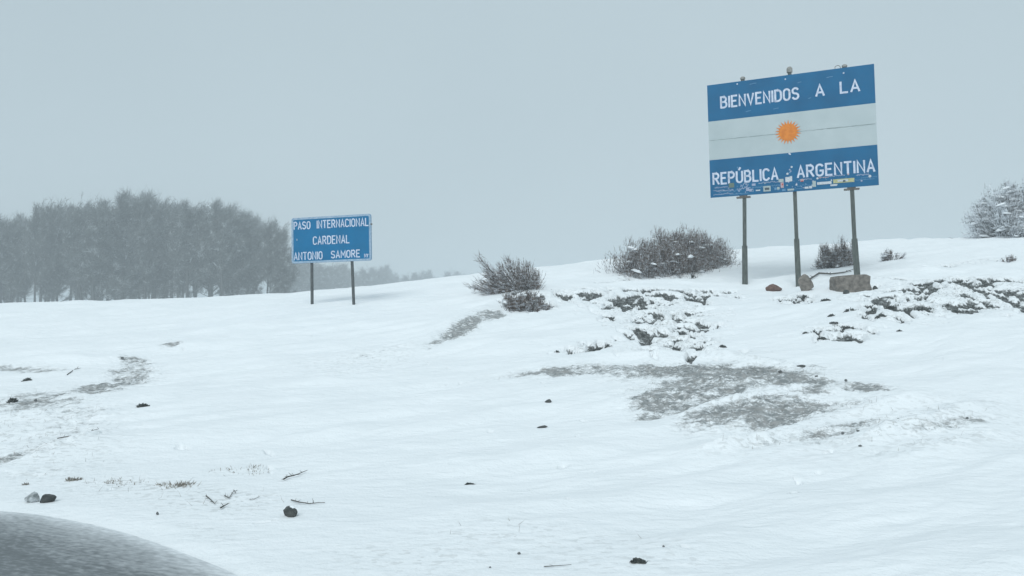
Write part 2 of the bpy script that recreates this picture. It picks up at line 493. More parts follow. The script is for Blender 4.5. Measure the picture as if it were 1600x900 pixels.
# windswept places where the turf and stones come through: centre, half axis, half height, strength
P = [
    # clumps beside the big shrub
    patch(1020, 466, 95, -2, 12, 0.62, 'c'), patch(1045, 505, 66, -4, 36, 0.50, 'c'), patch(985, 478, 60, 6, 14, 0.50, 'c'),
    patch(1100, 459, 60, 2, 4, 0.62, 'c'), patch(905, 458, 50, -2, 9, 0.46, 'c'), patch(1040, 540, 60, -2, 14, 0.44, 'c'),
    patch(925, 538, 45, -8, 8, 0.50, 'c'), patch(1120, 556, 60, -3, 9, 0.40, 'c'),
    patch(1060, 432, 45, -6, 5, 0.40, 'c'), patch(968, 437, 40, -5, 4, 0.42, 'c'),
    patch(1480, 433, 120, 1, 1.6, 0.62, 'c'), patch(1590, 436, 60, 0, 3, 0.66, 'c'), patch(1050, 454, 90, 1, 2.2, 0.80, 'c'), patch(1045, 490, 80, -2, 26, 0.50, 'c'), patch(1065, 528, 60, -2, 22, 0.48, 'c'),
    # clumps to the right of the big sign
    patch(1520, 441, 130, 3, 11, 0.53, 'c'), patch(1490, 458, 150, -3, 22, 0.525, 'c'), patch(1570, 468, 90, 0, 18, 0.52, 'c'),
    patch(1430, 475, 90, 0, 16, 0.50, 'c'), patch(1390, 490, 60, 0, 12, 0.42, 'c'), patch(1315, 517, 55, 0, 13, 0.46, 'c'),
    patch(1240, 466, 36, -2, 8, 0.52, 'c'), patch(1500, 410, 70, -6, 3, 0.44, 'c'),
    # stony bank in the middle
    patch(1085, 588, 140, -3, 20, 0.62, 'g'), patch(1190, 590, 90, 8, 20, 0.70, 'g'), patch(1110, 617, 120, -9, 24, 0.60, 'g'),
    patch(1215, 645, 85, -3, 26, 0.60, 'g'), patch(900, 585, 130, -4, 9, 0.50, 'g'), patch(1020, 650, 40, -2, 6, 0.42, 'g'),
    patch(1050, 632, 75, -6, 16, 0.58, 'g'), patch(1130, 648, 80, -8, 20, 0.56, 'g'), patch(1250, 612, 60, 0, 16, 0.60, 'g'), patch(1300, 640, 100, -10, 12, 0.42, 'g'), patch(1480, 690, 120, -20, 12, 0.36, 'g'),
    patch(1330, 612, 80, 6, 8, 0.46, 'g'), patch(1360, 665, 140, -22, 14, 0.50, 'g'), patch(1440, 672, 120, -18, 10, 0.50, 'g'),
    patch(1500, 640, 80, -10, 10, 0.34, 'g'), patch(1180, 690, 90, -10, 12, 0.34, 'g'), patch(1230, 570, 90, 0, 10, 0.34, 'g'),
    # left slope
    patch(212, 560, 36, 2, 8, 0.50, 'g'), patch(205, 578, 50, -2, 16, 0.49, 'g'), patch(50, 575, 75, 0, 6, 0.47, 'g'), patch(160, 600, 60, -8, 14, 0.42, 'g'),
    patch(60, 625, 100, -8, 26, 0.39, 'g'), patch(40, 712, 130, -26, 6, 0.49, 'g'), patch(110, 690, 60, -10, 5, 0.47, 'g'), patch(120, 655, 80, -10, 22, 0.30, 'g'),
    patch(268, 538, 20, -2, 5, 0.47, 'g'), patch(600, 545, 60, -5, 10, 0.25, 'g'), patch(60, 735, 90, -6, 10, 0.30, 'g'),
    # below the fan shrub
    patch(722, 510, 40, -18, 12, 0.64, 'g'), patch(690, 530, 30, -12, 7, 0.52, 'g'), patch(765, 490, 30, -6, 9, 0.50, 'g'), patch(825, 468, 36, 3, 12, 0.58, 'c'),
    # near the road
    patch(780, 830, 120, 0, 22, 0.28, 't'), patch(930, 850, 160, 0, 30, 0.24, 't'), patch(330, 775, 110, 3, 24, 0.44, 't'),
    patch(200, 755, 130, 4, 18, 0.40, 't'), patch(300, 830, 90, 16, 18, 0.30, 't'), patch(60, 660, 120, 0, 60, 0.40, 't'), patch(1400, 660, 240, -20, 40, 0.3, 't'),
    patch(640, 870, 140, 0, 24, 0.30, 't'), patch(1000, 880, 160, 0, 16, 0.26, 't'), patch(560, 560, 120, -5, 20, 0.22, 't'),
]

# drifts: sharp little crests of clean snow, and the mound they lie on (track, height, width)
RIDGES = []
for tr, hh_, ww_ in ((((1000, 664), (1090, 646), (1180, 632), (1300, 610)), 0.05, 0.10), (((1020, 712), (1170, 690), (1260, 664), (1350, 644), (1470, 618)), 0.11, 0.22),
                     (((1290, 706), (1400, 676), (1490, 650), (1560, 628)), 0.10, 0.22), (((1340, 730), (1480, 694), (1600, 664)), 0.07, 0.25), (((0, 726), (70, 706), (160, 682), (240, 668)), 0.08, 0.2),
                     (((620, 545), (700, 505), (760, 478), (800, 462)), 0.12, 0.3), (((880, 574), (1000, 566), (1120, 562), (1230, 574), (1310, 600)), 0.13, 0.28),
                     (((0, 566), (80, 564), (150, 562), (240, 548)), 0.08, 0.25), (((1370, 424), (1480, 422), (1620, 424)), 0.10, 0.35), (((930, 446), (1040, 442), (1160, 447)), 0.08, 0.3),
                     (((560, 800), (760, 790), (960, 770), (1200, 742)), 0.06, 0.4), (((760, 720), (900, 700), (1040, 690)), 0.05, 0.4), (((300, 620), (460, 600), (640, 590)), 0.05, 0.4)):
    RIDGES.append((np.array([hit(a, b)[:2] for a, b in tr]), hh_, ww_))
_mc = hit(1130, 612)[:2]
def ridges(x, y):
    rd, hb_ = np.zeros(x.shape), np.zeros(x.shape)
    near = (y > 4) & (y < 36) & (np.abs(x) < 26)
    xs, ys = x[near], y[near]
    wob = (fbm(xs * 0.8, ys * 0.8, 3, 123) - 0.5) * 0.5
    for tr, hh_, ww_ in RIDGES:
        d = seg_dist(xs + wob, ys + wob * 0.5, tr) / ww_
        # fade out at both ends
        e0 = np.hypot(xs - tr[0][0], ys - tr[0][1]); e1 = np.hypot(xs - tr[-1][0], ys - tr[-1][1])
        f = smooth(np.minimum(e0, e1) / 0.9)
        rd[near] = np.maximum(rd[near], np.exp(-(d * 1.5) ** 2) * f)
        hb_[near] += hh_ * np.exp(-d ** 1.5) * f
    hb_ += 0.16 * np.exp(-(((x - _mc[0]) / 2.2) ** 2 + ((y - _mc[1]) / 1.3) ** 2))
    return rd, hb_

def fields(x, y):
    """returns snow surface height and how bare, how gravelly, how thinly covered the ground is"""
    hb = base_height(x, y)
    sdr = road_sd(x, y)
    hb = hb * smooth((sdr - 0.0) / 2.0)
    cc = np.full(x.shape, -0.35); cg = np.full(x.shape, -0.35); ct = np.zeros(x.shape)
    for c, Mi, s, k, pw in P:
        qx = Mi[0, 0] * (x - c[0]) + Mi[0, 1] * (y - c[1]); qy = Mi[1, 0] * (x - c[0]) + Mi[1, 1] * (y - c[1])
        q = np.sqrt(qx * qx + np.where(qy > 0, qy * 1.25, qy * 0.85) ** 2)
        v = s - (0.35 + s) * (np.clip((q - 0.7) / 0.85, 0, 1.5) if k != 'g' else np.clip((q - 0.58) / 1.10, 0, 1.5))
        if k == 'c': cc = np.maximum(cc, v)
        elif k == 'g': cg = np.maximum(cg, v)
        ct = np.maximum(ct, s * np.clip(1.4 - q, 0, 1))
    ca, sa = math.cos(0.45), math.sin(0.45)
    xr, yr = x * ca + y * sa, -x * sa + y * ca
    wx, wy = fbm(x * 0.9, y * 0.9, 2, 91) - .5, fbm(x * 0.9 + 40, y * 0.9, 2, 92) - .5
    nc = fbm((x + wx) * 4.4, (y + wy) * 3.0, 4, 11, 0.50)
    nc = 0.5 + (nc - 0.5) * 1.8 - 0.025
    ng = fbm(xr * 2.2, yr * 4.5, 6, 31, 0.70)
    ng = 0.5 + (ng - 0.5) * 2.0 + (fbm(xr * 0.9, yr * 1.6, 2, 33) - 0.5) * 0.35
    dc, dg = nc - cc, ng - cg
    snow_c = np.clip(dc * 0.5, 0, 0.11); snow_g = np.clip(dg * 0.13, 0, 0.05) + 0.12
    bare = smooth(0.5 - dc * 8)
    rdg, rbump = ridges(x, y)
    dust = smooth((cg - dg * 0.70 + 0.28) / 1.0) * (1 - 0.92 * np.clip(rdg, 0, 1))
    snow = np.minimum(snow_c, 0.10 + np.clip(dg * 0.10, 0, 0.04))
    snow = np.where(cg > cc, snow, snow_c)
    h = hb + snow - 0.12
    # wind drifts and low swells, fading out towards the road
    k = smooth((sdr - 0.3) / 3.0)
    far = smooth((60 - y) / 20)
    h = h + k * ((fbm(xr * 0.28, yr * 0.8, 3, 51) - 0.5) * 0.27 + (fbm(xr * 1.1, yr * 3.2, 3, 61) - 0.5) * 0.075)
    h = h + smooth(cg + 0.2) * 0.13 * (fbm(x * 6, y * 6, 4, 71, 0.6) - 0.5) + rbump
    # ploughed lip and the asphalt underneath
    edge = sdr + (fbm(x * 2.2, y * 2.2, 4, 81) - 0.5) * 0.30
    lip = smooth((edge + 0.16) / 0.40)
    h = np.where(sdr < 2.5, h * lip + (-0.04) * (1 - lip) + 0.02 * lip * smooth((2.5 - sdr) / 1.8), h)
    kk = smooth(edge / 0.5)
    bare = bare * kk; dust = dust * kk
    grav = smooth(0.5 + (cg - cc) * 4)
    thin = np.clip(ct, 0, 1) * kk
    return h, bare, grav, thin, dust

th_in = np.linspace(-37.5, 37.5, 800)
th_out = np.concatenate([np.linspace(37.6, 60, 90), np.linspace(60.6, 299.4, 150), np.linspace(300, 322.4, 90)])
TH = np.radians(np.concatenate([th_in, th_out]))
R = np.concatenate([np.geomspace(0.4, 2.95, 16), np.geomspace(3.0, 38, 640), np.geomspace(39, 430, 44)])
rr, tt = np.meshgrid(R, TH, indexing='ij')
X, Y = (rr * np.sin(tt)).ravel(), (rr * np.cos(tt)).ravel()
Hh, bare, grav, thin, dust = fields(X, Y)
nR, nT = len(R), len(TH)
i = np.arange(nR - 1)[:, None] * nT; j = np.arange(nT)[None, :]; j2 = (j + 1) % nT
quads = np.stack([i + j, i + j2, i + nT + j2, i + nT + j], -1).reshape(-1, 4)[:, ::-1]
V = np.stack([X, Y, Hh], 1)
me = mesh_np('snowy_ground', V, quads, M_ground, True)
for nm, arr in (('bare', bare), ('gravel', grav * 0), ('thin', thin), ('dust', dust)):
    a = me.attributes.new(nm, 'FLOAT', 'POINT'); a.data.foreach_set('value', arr.astype(np.float32))
ground = tag(link('ground', me), 'rising snow covered hillside with windswept turf showing through', kind='structure')

def gz(x, y):
    x = np.atleast_1d(np.asarray(x, float)); y = np.atleast_1d(np.asarray(y, float))
    return fields(x, y)[0]

def foot(px, py):
    p = hit(px, py)
    return np.array([p[0], p[1], float(gz(p[0], p[1])[0])])

# road sheet
na, nb = 900, 110
sA = np.interp(np.linspace(0, 1, na) , np.linspace(0, 1, na), np.linspace(0, 1, na))
def along(dense, s, t): 
    q = t * s[-1]
    return np.stack([np.interp(q, s, dense[:, 0]), np.interp(q, s, dense[:, 1])], 1)
# finer sampling where the camera sees the edge
tA = np.sort(np.concatenate([np.linspace(0, 1, 120), np.linspace(0.33, 0.55, 600)]))
pa = along(A_dense, A_s, tA) ; 
pb = along(B_dense, B_s, tA)
w = np.linspace(0, 1, nb) ** 1.6
RP = pa[:, None, :] * (1 - w)[None, :, None] + pb[:, None, :] * w[None, :, None]
rx, ry_ = RP[..., 0].ravel(), RP[..., 1].ravel()
rz = np.zeros_like(rx) + (fbm(rx * 9, ry_ * 9, 3, 5) - 0.5) * 0.006
dd = seg_dist(rx, ry_, A_dense[::4])
cover = 0.13 + 0.42 * np.exp(-dd / 0.16) + 0.34 * np.exp(-dd / 1.1)
n0, n1 = len(tA), nb
i = np.arange(n0 - 1)[:, None] * n1; j = np.arange(n1 - 1)[None, :]
q = np.stack([i + j, i + j + 1, i + n1 + j + 1, i + n1 + j], -1).reshape(-1, 4)[:, ::-1]
me = mesh_np('slushy_road', np.stack([rx, ry_, rz], 1), q, M_road, True)
a = me.attributes.new('cover', 'FLOAT', 'POINT'); a.data.foreach_set('value', cover.astype(np.float32))
tag(link('road', me), 'grey slush covered asphalt road curving past the snowbank', kind='structure')

# ------------------------------------------------------------------ lettering
def arc(cx, cy, rx, ry, a0, a1, n=9):
    return [(cx + rx * math.cos(math.radians(a)), cy + ry * math.sin(math.radians(a))) for a in np.linspace(a0, a1, n)]

def glyph(ch):
    """strokes in a box of height 1; returns (width, polylines)"""
    w = 0.50
    if ch == 'A': return w, [[(0, 0), (w / 2, 1), (w, 0)], [(0.09, 0.30), (w - 0.09, 0.30)]]
    if ch == 'B': return w, [[(0, 0), (0, 1), (0.26, 1)] + arc(0.26, 0.765, 0.2, 0.235, 90, -90) + [(0, 0.53)], [(0.26, 0.53)] + arc(0.27, 0.265, 0.23, 0.265, 90, -90) + [(0, 0)]]
    if ch == 'C': return w, [arc(w / 2, 0.74, w / 2, 0.26, 20, 180) + arc(w / 2, 0.26, w / 2, 0.26, 180, 340)]
    if ch == 'D': return w, [[(0, 0), (0, 1), (0.2, 1)] + arc(0.2, 0.7, 0.3, 0.3, 90, 0) + arc(0.2, 0.3, 0.3, 0.3, 0, -90) + [(0, 0)]]
    if ch == 'E': return 0.44, [[(0.44, 1), (0, 1), (0, 0), (0.44, 0)], [(0, 0.52), (0.36, 0.52)]]
    if ch == 'G': return w, [arc(w / 2, 0.74, w / 2, 0.26, 25, 180) + arc(w / 2, 0.26, w / 2, 0.26, 180, 360) + [(w, 0.45), (0.28, 0.45)]]
    if ch == 'I': return 0.0, [[(0, 0), (0, 1)]]
    if ch == 'L': return 0.42, [[(0, 1), (0, 0), (0.42, 0)]]
    if ch == 'M': return 0.6, [[(0, 0), (0, 1), (0.3, 0.35), (0.6, 1), (0.6, 0)]]
    if ch == 'N': return w, [[(0, 0), (0, 1), (w, 0), (w, 1)]]
    if ch == 'O': return w, [arc(w / 2, 0.72, w / 2, 0.28, 0, 180) + arc(w / 2, 0.28, w / 2, 0.28, 180, 360) + [(w, 0.72)]]
    if ch == 'P': return 0.48, [[(0, 0), (0, 1), (0.24, 1)] + arc(0.24, 0.74, 0.24, 0.26, 90, -90) + [(0, 0.48)]]
    if ch == 'R': return w, [[(0, 0), (0, 1), (0.25, 1)] + arc(0.25, 0.75, 0.23, 0.25, 90, -90) + [(0, 0.50)], [(0.22, 0.50), (w, 0)]]
    if ch == 'S': return w, [arc(w / 2, 0.755, w / 2 - 0.01, 0.245, 25, 250) + arc(w / 2, 0.255, w / 2, 0.255, 70, -155)]
    if ch == 'T': return w, [[(0, 1), (w, 1)], [(w / 2, 1), (w / 2, 0)]]
    if ch == 'U': return w, [[(0, 1)] + arc(w / 2, 0.26, w / 2, 0.26, 180, 360) + [(w, 1)]]
    if ch == 'Ú': return w, [[(0, 1)] + arc(w / 2, 0.26, w / 2, 0.26, 180, 360) + [(w, 1)], [(0.22, 1.16), (0.34, 1.34)]]
    if ch == 'V': return w, [[(0, 1), (w / 2, 0), (w, 1)]]
    if ch == 'Y': return w, [[(0, 1), (w / 2, 0.5), (w, 1)], [(w / 2, 0.5), (w / 2, 0)]]
    return 0.3, []

_lay = [0]
def ribbon(mb, pts, t, y, th=0.004, mi=0):
    """flat painted stroke of width t on the plane local y, mitred at its bends"""
    pts = [np.array(p, float) for p in pts]
    _lay[0] = (_lay[0] + 1) % 7
    y = y - 0.0006 * _lay[0]
    n = len(pts)
    L, Rr = [], []
    for i in range(n):
        if i == 0: d0 = d1 = pts[1] - pts[0]
        elif i == n - 1: d0 = d1 = pts[-1] - pts[-2]
        else: d0, d1 = pts[i] - pts[i - 1], pts[i + 1] - pts[i]
        d0 = d0 / (np.linalg.norm(d0) + 1e-9); d1 = d1 / (np.linalg.norm(d1) + 1e-9)
        n0, n1 = np.array([-d0[1], d0[0]]), np.array([-d1[1], d1[0]])
        mn = n0 + n1; q = np.linalg.norm(mn)
        mn = n0 if q < 0.3 else mn / q
        k = min(1.0 / max(mn @ n0, 0.35), 2.0)
        ext = -d0 * t * 0.25 if i == 0 else (d1 * t * 0.25 if i == n - 1 else 0)
        L.append(pts[i] + mn * k * t / 2 + ext); Rr.append(pts[i] - mn * k * t / 2 + ext)
    vs = [(p[0], y, p[1]) for p in L] + [(p[0], y, p[1]) for p in Rr] + [(p[0], y + th, p[1]) for p in L] + [(p[0], y + th, p[1]) for p in Rr]
    fs = []
    for i in range(n - 1):
        fs += [(i, n + i, n + i + 1, i + 1), (i, i + 1, 2 * n + i + 1, 2 * n + i), (n + i + 1, n + i, 3 * n + i, 3 * n + i + 1)]
    fs += [(0, 2 * n, 3 * n, n), (n - 1, 2 * n - 1, 4 * n - 1, 3 * n - 1)]
    mb.add(vs, fs, mi)

def write(par, text, x0, x1, z0, z1, t, y, mt=None, gap=0.25):
    """text set between x0 and x1, every letter a piece of its own"""
    gl = [glyph(c) for c in text]
    tot = sum(g[0] for g in gl) + gap * (len(gl) - 1)
    h = z1 - z0; sx = (x1 - x0 - t) / tot; sz = h - t
    x = x0 + t / 2
    for w, strokes in gl:
        mb = MB()
        for s in strokes:
            ribbon(mb, [(x + p[0] * sx, z0 + t / 2 + p[1] * sz) for p in s], t, y)
        mb.build('letter', mt or M_letter, par)
        x += (w + gap) * sx

# ------------------------------------------------------------------ signs
def ray_plane(px, py, root, yaw, off):
    """local (x, z) where a line of sight meets the plane local y = off"""
    nrm = np.array([-math.sin(yaw), math.cos(yaw), 0]); ex = np.array([math.cos(yaw), math.sin(yaw), 0])
    d = ray(px, py); t = ((root - EYE) @ nrm + off) / (d @ nrm)
    p = EYE + d * t - root
    return p @ ex, p[2]

def post(parent, root, yaw, off, track, half, name='post', mats=M_post, square=True, n=4):
    """track = [(px,py)...] top to bottom; the last point is carried into the ground"""
    loc = [ray_plane(a, b, root, yaw, off) for a, b in track]
    pts = [np.array([x, off, z]) for x, z in loc]
    d = pts[-1] - pts[-2]; d /= np.linalg.norm(d)
    pts.append(pts[-1] + d * 0.45)
    return pts

# --- the large welcome sign
yaw = -0.3737
C = np.array([8.5879, 22.3356, 5.4545 + 1.5]); W, H = 4.80, 3.6036
root = np.array([C[0], C[1], float(gz(C[0], C[1])[0])])
sign = empty('welcome_sign', root, yaw)
tag(sign, 'large blue and white welcome sign with an orange sun, on three weathered posts', 'road sign')
zc = C[2] - root[2]
def sx(u): return (u - 0.5) * W
def sz(v): return zc + (0.5 - v) * H
def board(name, v0, v1, bands, mats, notch=None):
    """a sheet with a folded-back rim; bands = [(v0, v1, material index)]"""
    mb = MB()
    for a, b, k in bands:
        nx = 24
        for i in range(nx):
            u0, u1 = i / nx, (i + 1) / nx
            mb.add([(sx(u0), 0, sz(b)), (sx(u1), 0, sz(b)), (sx(u1), 0, sz(a)), (sx(u0), 0, sz(a))], [(0, 1, 2, 3)], k)
        mb.add([(sx(0), 0, sz(b)), (sx(0), 0, sz(a)), (sx(0), 0.035, sz(a)), (sx(0), 0.035, sz(b))], [(0, 1, 2, 3)], k)
        mb.add([(sx(1), 0, sz(b)), (sx(1), 0, sz(a)), (sx(1), 0.035, sz(a)), (sx(1), 0.035, sz(b))], [(3, 2, 1, 0)], k)
    mb.add([(sx(0), 0, sz(v0)), (sx(1), 0, sz(v0)), (sx(1), 0.035, sz(v0)), (sx(0), 0.035, sz(v0))], [(0, 1, 2, 3)], bands[0][2])
    mb.add([(sx(0), 0, sz(v1)), (sx(1), 0, sz(v1)), (sx(1), 0.035, sz(v1)), (sx(0), 0.035, sz(v1))], [(3, 2, 1, 0)], bands[-1][2])
    mb.add([(sx(0), 0.035, sz(v1)), (sx(1), 0.035, sz(v1)), (sx(1), 0.035, sz(v0)), (sx(0), 0.035, sz(v0))], [(3, 2, 1, 0)], 2)
    return mb.build(name, mats, sign)
M3 = [M_blue, M_white, M_steel]
upper = board('sign_panel', 0, 0.4935, [(0, 0.325, 0), (0.325, 0.4935, 1)], M3)
lower = board('sign_panel', 0.4965, 1, [(0.4965, 0.668, 1), (0.668, 1, 0)], M3)
tag(upper, 'upper panel, blue over white, reading BIENVENIDOS A LA'); tag(lower, 'lower panel, white over blue, reading REPÚBLICA ARGENTINA, covered in stickers')
# grey strip set in the joint of the panels, broken grey lines over it
mb = MB(); mb.box(sx(0.01), sx(0.99), 0.012, 0.033, sz(0.4985), sz(0.4915)); mb.build('seam', M_seam, sign)
for u0, u1 in ((0.03, 0.10), (0.16, 0.24), (0.26, 0.41), (0.57, 0.70), (0.72, 0.84), (0.86, 0.99)):
    uu = np.linspace(u0, u1, 14)
    mb = MB(); ribbon(mb, [(sx(u), sz(0.495 + 0.0035 * (vnoise(np.array([u * 60]), np.array([3.3]), 3)[0] - 0.5))) for u in uu], 0.016 + 0.01 * random.random(), -0.002, 0.002)
    mb.build('seam_line', M_seam, sign)
T = 0.058
write(upper, 'BIENVENIDOS', sx(0.080), sx(0.567), sz(0.222), sz(0.113), T, -0.004)
write(upper, 'A', sx(0.660), sx(0.716), sz(0.218), sz(0.112), T, -0.004); write(upper, 'LA', sx(0.802), sx(0.918), sz(0.216), sz(0.110), T, -0.004)
write(lower, 'REPÚBLICA', sx(0.016), sx(0.426), sz(0.892), sz(0.782), T * 1.0, -0.004); write(lower, 'ARGENTINA', sx(0.535), sx(0.984), sz(0.892), sz(0.782), T * 1.0, -0.004)
# orange sun
mb = MB(); n = 22; cu, cv = 0.492, 0.4905; r0, r1 = 0.258, 0.385
vs, fs = [], []
disc = [(sx(cu) + r0 * 1.0 * math.cos(2 * math.pi * k / 66), -0.012, sz(cv) + r0 * 1.0 * math.sin(2 * math.pi * k / 66)) for k in range(66)]
mb.add(disc, [tuple(range(66))])
mb.add([(x, -0.002, z) for x, _, z in disc] + disc, [(k, (k + 1) % 66, 66 + (k + 1) % 66, 66 + k) for k in range(66)])
mb.build('sun_emblem', M_orange, sign)
for k in range(n):
    a = 2 * math.pi * k / n + 0.1; da = 0.125
    rl = r1 * (1.0 if k % 2 else 0.965)
    p = [(math.cos(a - da) * (r0 - 0.01), math.sin(a - da) * (r0 - 0.01)), (math.cos(a) * rl, math.sin(a) * rl), (math.cos(a + da) * (r0 - 0.01), math.sin(a + da) * (r0 - 0.01))]
    q = [(sx(cu) + x, -0.009, sz(cv) + z) for x, z in p]
    mb = MB(); mb.add(q + [(x, -0.001, z) for x, _, z in q], [(0, 2, 1), (3, 4, 5), (0, 1, 4, 3), (1, 2, 5, 4)])
    mb.build('sun_ray', M_orange, sign)
# stickers, tape and scrawls along the bottom edge
PAL = {'w': (0.62, 0.66, 0.70), 'g': (0.42, 0.50, 0.50), 'l': (0.36, 0.42, 0.58), 'r': (0.50, 0.08, 0.07), 'y': (0.50, 0.50, 0.26), 'o': (0.13, 0.19, 0.15), 'b': (0.10, 0.28, 0.48), 'k': (0.05, 0.08, 0.1), 'p': (0.55, 0.40, 0.42)}
MP = {k: mat('sticker_' + nm, c, 0.6, tuple(x * 0.75 for x in c), 30, 3) for (k, c), nm in zip(PAL.items(), ('white', 'pale_green', 'lilac', 'red', 'yellow', 'olive', 'light_blue', 'black', 'pink'))}
ST = [(0.466, 0.493, 0.873, 0.915, 'w'), (0.493, 0.507, 0.868, 0.912, 'w'), (0.425, 0.455, 0.885, 0.912, 'g'), (0.437, 0.455, 0.915, 0.962, 'p'), (0.332, 0.376, 0.935, 0.982, 'g'), (0.340, 0.368, 0.950, 0.970, 'k'),
      (0.745, 0.865, 0.925, 0.958, 'y'), (0.77, 0.83, 0.933, 0.948, 'w'), (0.800, 0.815, 0.938, 0.952, 'k'), (0.652, 0.735, 0.938, 0.960, 'w'), (0.605, 0.622, 0.965, 0.985, 'w'), (0.578, 0.602, 0.968, 0.985, 'w'), (0.625, 0.645, 0.925, 0.975, 'g'),
      (0.555, 0.575, 0.900, 0.922, 'p'), (0.728, 0.765, 0.965, 0.980, 'w'), (0.477, 0.515, 0.975, 0.99, 'g'), (0.118, 0.152, 0.885, 0.925, 'o'), (0.445, 0.465, 0.972, 0.990, 'b'), (0.398, 0.412, 0.955, 0.975, 'b'), (0.285, 0.312, 0.962, 0.972, 'w'),
      (0.443, 0.452, 0.925, 0.942, 'r'), (0.262, 0.285, 0.905, 0.925, 'l'), (0.225, 0.245, 0.935, 0.965, 'l'), (0.415, 0.430, 0.952, 0.972, 'g'), (0.558, 0.572, 0.915, 0.922, 'r'), (0.245, 0.262, 0.950, 0.972, 'l')]
for i, (u0, u1, v0, v1, k) in enumerate(ST):
    mb = MB(); y = -0.004 - 0.0012 * (i % 5) - (0.006 if k in 'k' or (u0, k) in ((0.443, 'r'), (0.558, 'r'), (0.77, 'w')) else 0)
    mb.box(sx(u0), sx(u1), y - 0.001, -0.0005, sz(v1), sz(v0)); mb.build('sticker', MP[k], lower)
for u, v, r, k in ((0.506, 0.790, .030, 'w'), (0.480, 0.845, .034, 'w'), (0.500, 0.825, .022, 'l'), (0.494, 0.812, .024, 'l'), (0.495, 0.835, .026, 'b'), (0.338, 0.872, .034, 'w'), (0.952, 0.922, .040, 'w'), (0.655, 0.905, .032, 'w'), (0.531, 0.945, .026, 'w'), (0.832, 0.892, .026, 'p'), (0.905, 0.955, .026, 'l'), (0.178, 0.755, .025, 'b'), (0.585, 0.945, .022, 'b'), (0.735, 0.93, .022, 'w')):
    mb = MB(); mb.add([(sx(u) + r * math.cos(a), -0.005, sz(v) + r * math.sin(a)) for a in np.linspace(0, 2 * math.pi, 12, endpoint=False)] + [(sx(u) + r * math.cos(a), -0.001, sz(v) + r * math.sin(a)) for a in np.linspace(0, 2 * math.pi, 12, endpoint=False)],
           [tuple(range(12))] + [(k_, (k_ + 1) % 12, 12 + (k_ + 1) % 12, 12 + k_) for k_ in range(12)])
    mb.build('sticker', MP[k], lower)
def scrawl(u0, u1, v, h, k, t=0.014, n=30, slope=0):
    mb = MB()
    pts = []
    for i in range(n):
        f = i / (n - 1)
        pts.append((sx(u0 + (u1 - u0) * f + random.uniform(-.003, .003)), sz(v + slope * f) + random.uniform(-h, h) / 2))
    ribbon(mb, pts, t, -0.003, 0.002)
    mb.build('scrawl', MP[k], lower)
for a in ((0.03, 0.11, 0.915, 0.05, 'l'), (0.02, 0.15, 0.945, 0.06, 'l'), (0.02, 0.14, 0.975, 0.03, 'l'), (0.05, 0.2, 0.955, 0.07, 'b'), (0.17, 0.24, 0.955, 0.12, 'l', 0.018, 20, -0.03), (0.19, 0.25, 0.92, 0.10, 'l', 0.02, 14, -0.03),
          (0.31, 0.43, 0.905, 0.04, 'l'), (0.545, 0.625, 0.905, 0.035, 'l'), (0.66, 0.72, 0.902, 0.03, 'p'), (0.72, 0.81, 0.895, 0.04, 'l'), (0.875, 0.95, 0.905, 0.04, 'l'), (0.655, 0.73, 0.950, 0.05, 'w', 0.018), (0.73, 0.77, 0.97, 0.03, 'w', 0.018, 14),
          (0.12, 0.24, 0.985, 0.03, 'b'), (0.25, 0.33, 0.94, 0.05, 'b', 0.012), (0.86, 0.98, 0.945, 0.03, 'b', 0.01), (0.9, 0.99, 0.93, 0.03, 'b', 0.008), (0.38, 0.45, 0.935, 0.06, 'b', 0.012), (0.52, 0.62, 0.955, 0.05, 'b', 0.01), (0.51, 0.56, 0.98, 0.02, 'b', 0.01)):
    scrawl(*a)
for i in range(46):
    u = random.choice((random.uniform(0.015, 0.33), random.uniform(0.25, 0.6), random.uniform(0.5, 0.97))); v = random.uniform(0.905, 0.985); k = random.choice('lllbbbbgw'); r = random.uniform(0.008, 0.024)
    mb = MB(); nv = random.choice((4, 5, 6)); a0 = random.uniform(0, 3); y = -0.0035 - 0.0004 * (i % 6)
    rim = [(sx(u) + r * random.uniform(.7, 1.7) * math.cos(a0 + 2 * math.pi * j_ / nv), sz(v) + r * random.uniform(.6, 1) * math.sin(a0 + 2 * math.pi * j_ / nv)) for j_ in range(nv)]
    mb.add([(x, y, z) for x, z in rim] + [(x, -0.0005, z) for x, z in rim], [tuple(range(nv))] + [(j_, (j_ + 1) % nv, nv + (j_ + 1) % nv, nv + j_) for j_ in range(nv)])
    mb.build('sticker', MP[k], lower)
# scuffs on the blue paint
for u0, u1, v in ((0.27, 0.31, 0.035), (0.73, 0.765, 0.062), (0.56, 0.58, 0.075), (0.24, 0.27, 0.27), (0.41, 0.44, 0.275), (0.62, 0.635, 0.22)):
    mb = MB(); ribbon(mb, [(sx(u0), sz(v + 0.004)), (sx((u0 + u1) / 2), sz(v)), (sx(u1), sz(v - 0.001))], 0.016, -0.002, 0.002); mb.build('scuff', MP['b'], upper)
# bolts
for u, v, par in ((0.192, 0.022, upper), (0.487, 0.034, upper), (0.828, 0.045, upper), (0.495, 0.675, lower), (0.50, 0.68, lower)):
    mb = MB(); mb.tube([(sx(u), 0.0, sz(v)), (sx(u), -0.02, sz(v))], [0.026, 0.022], 8); mb.build('bolt', M_letter, par)
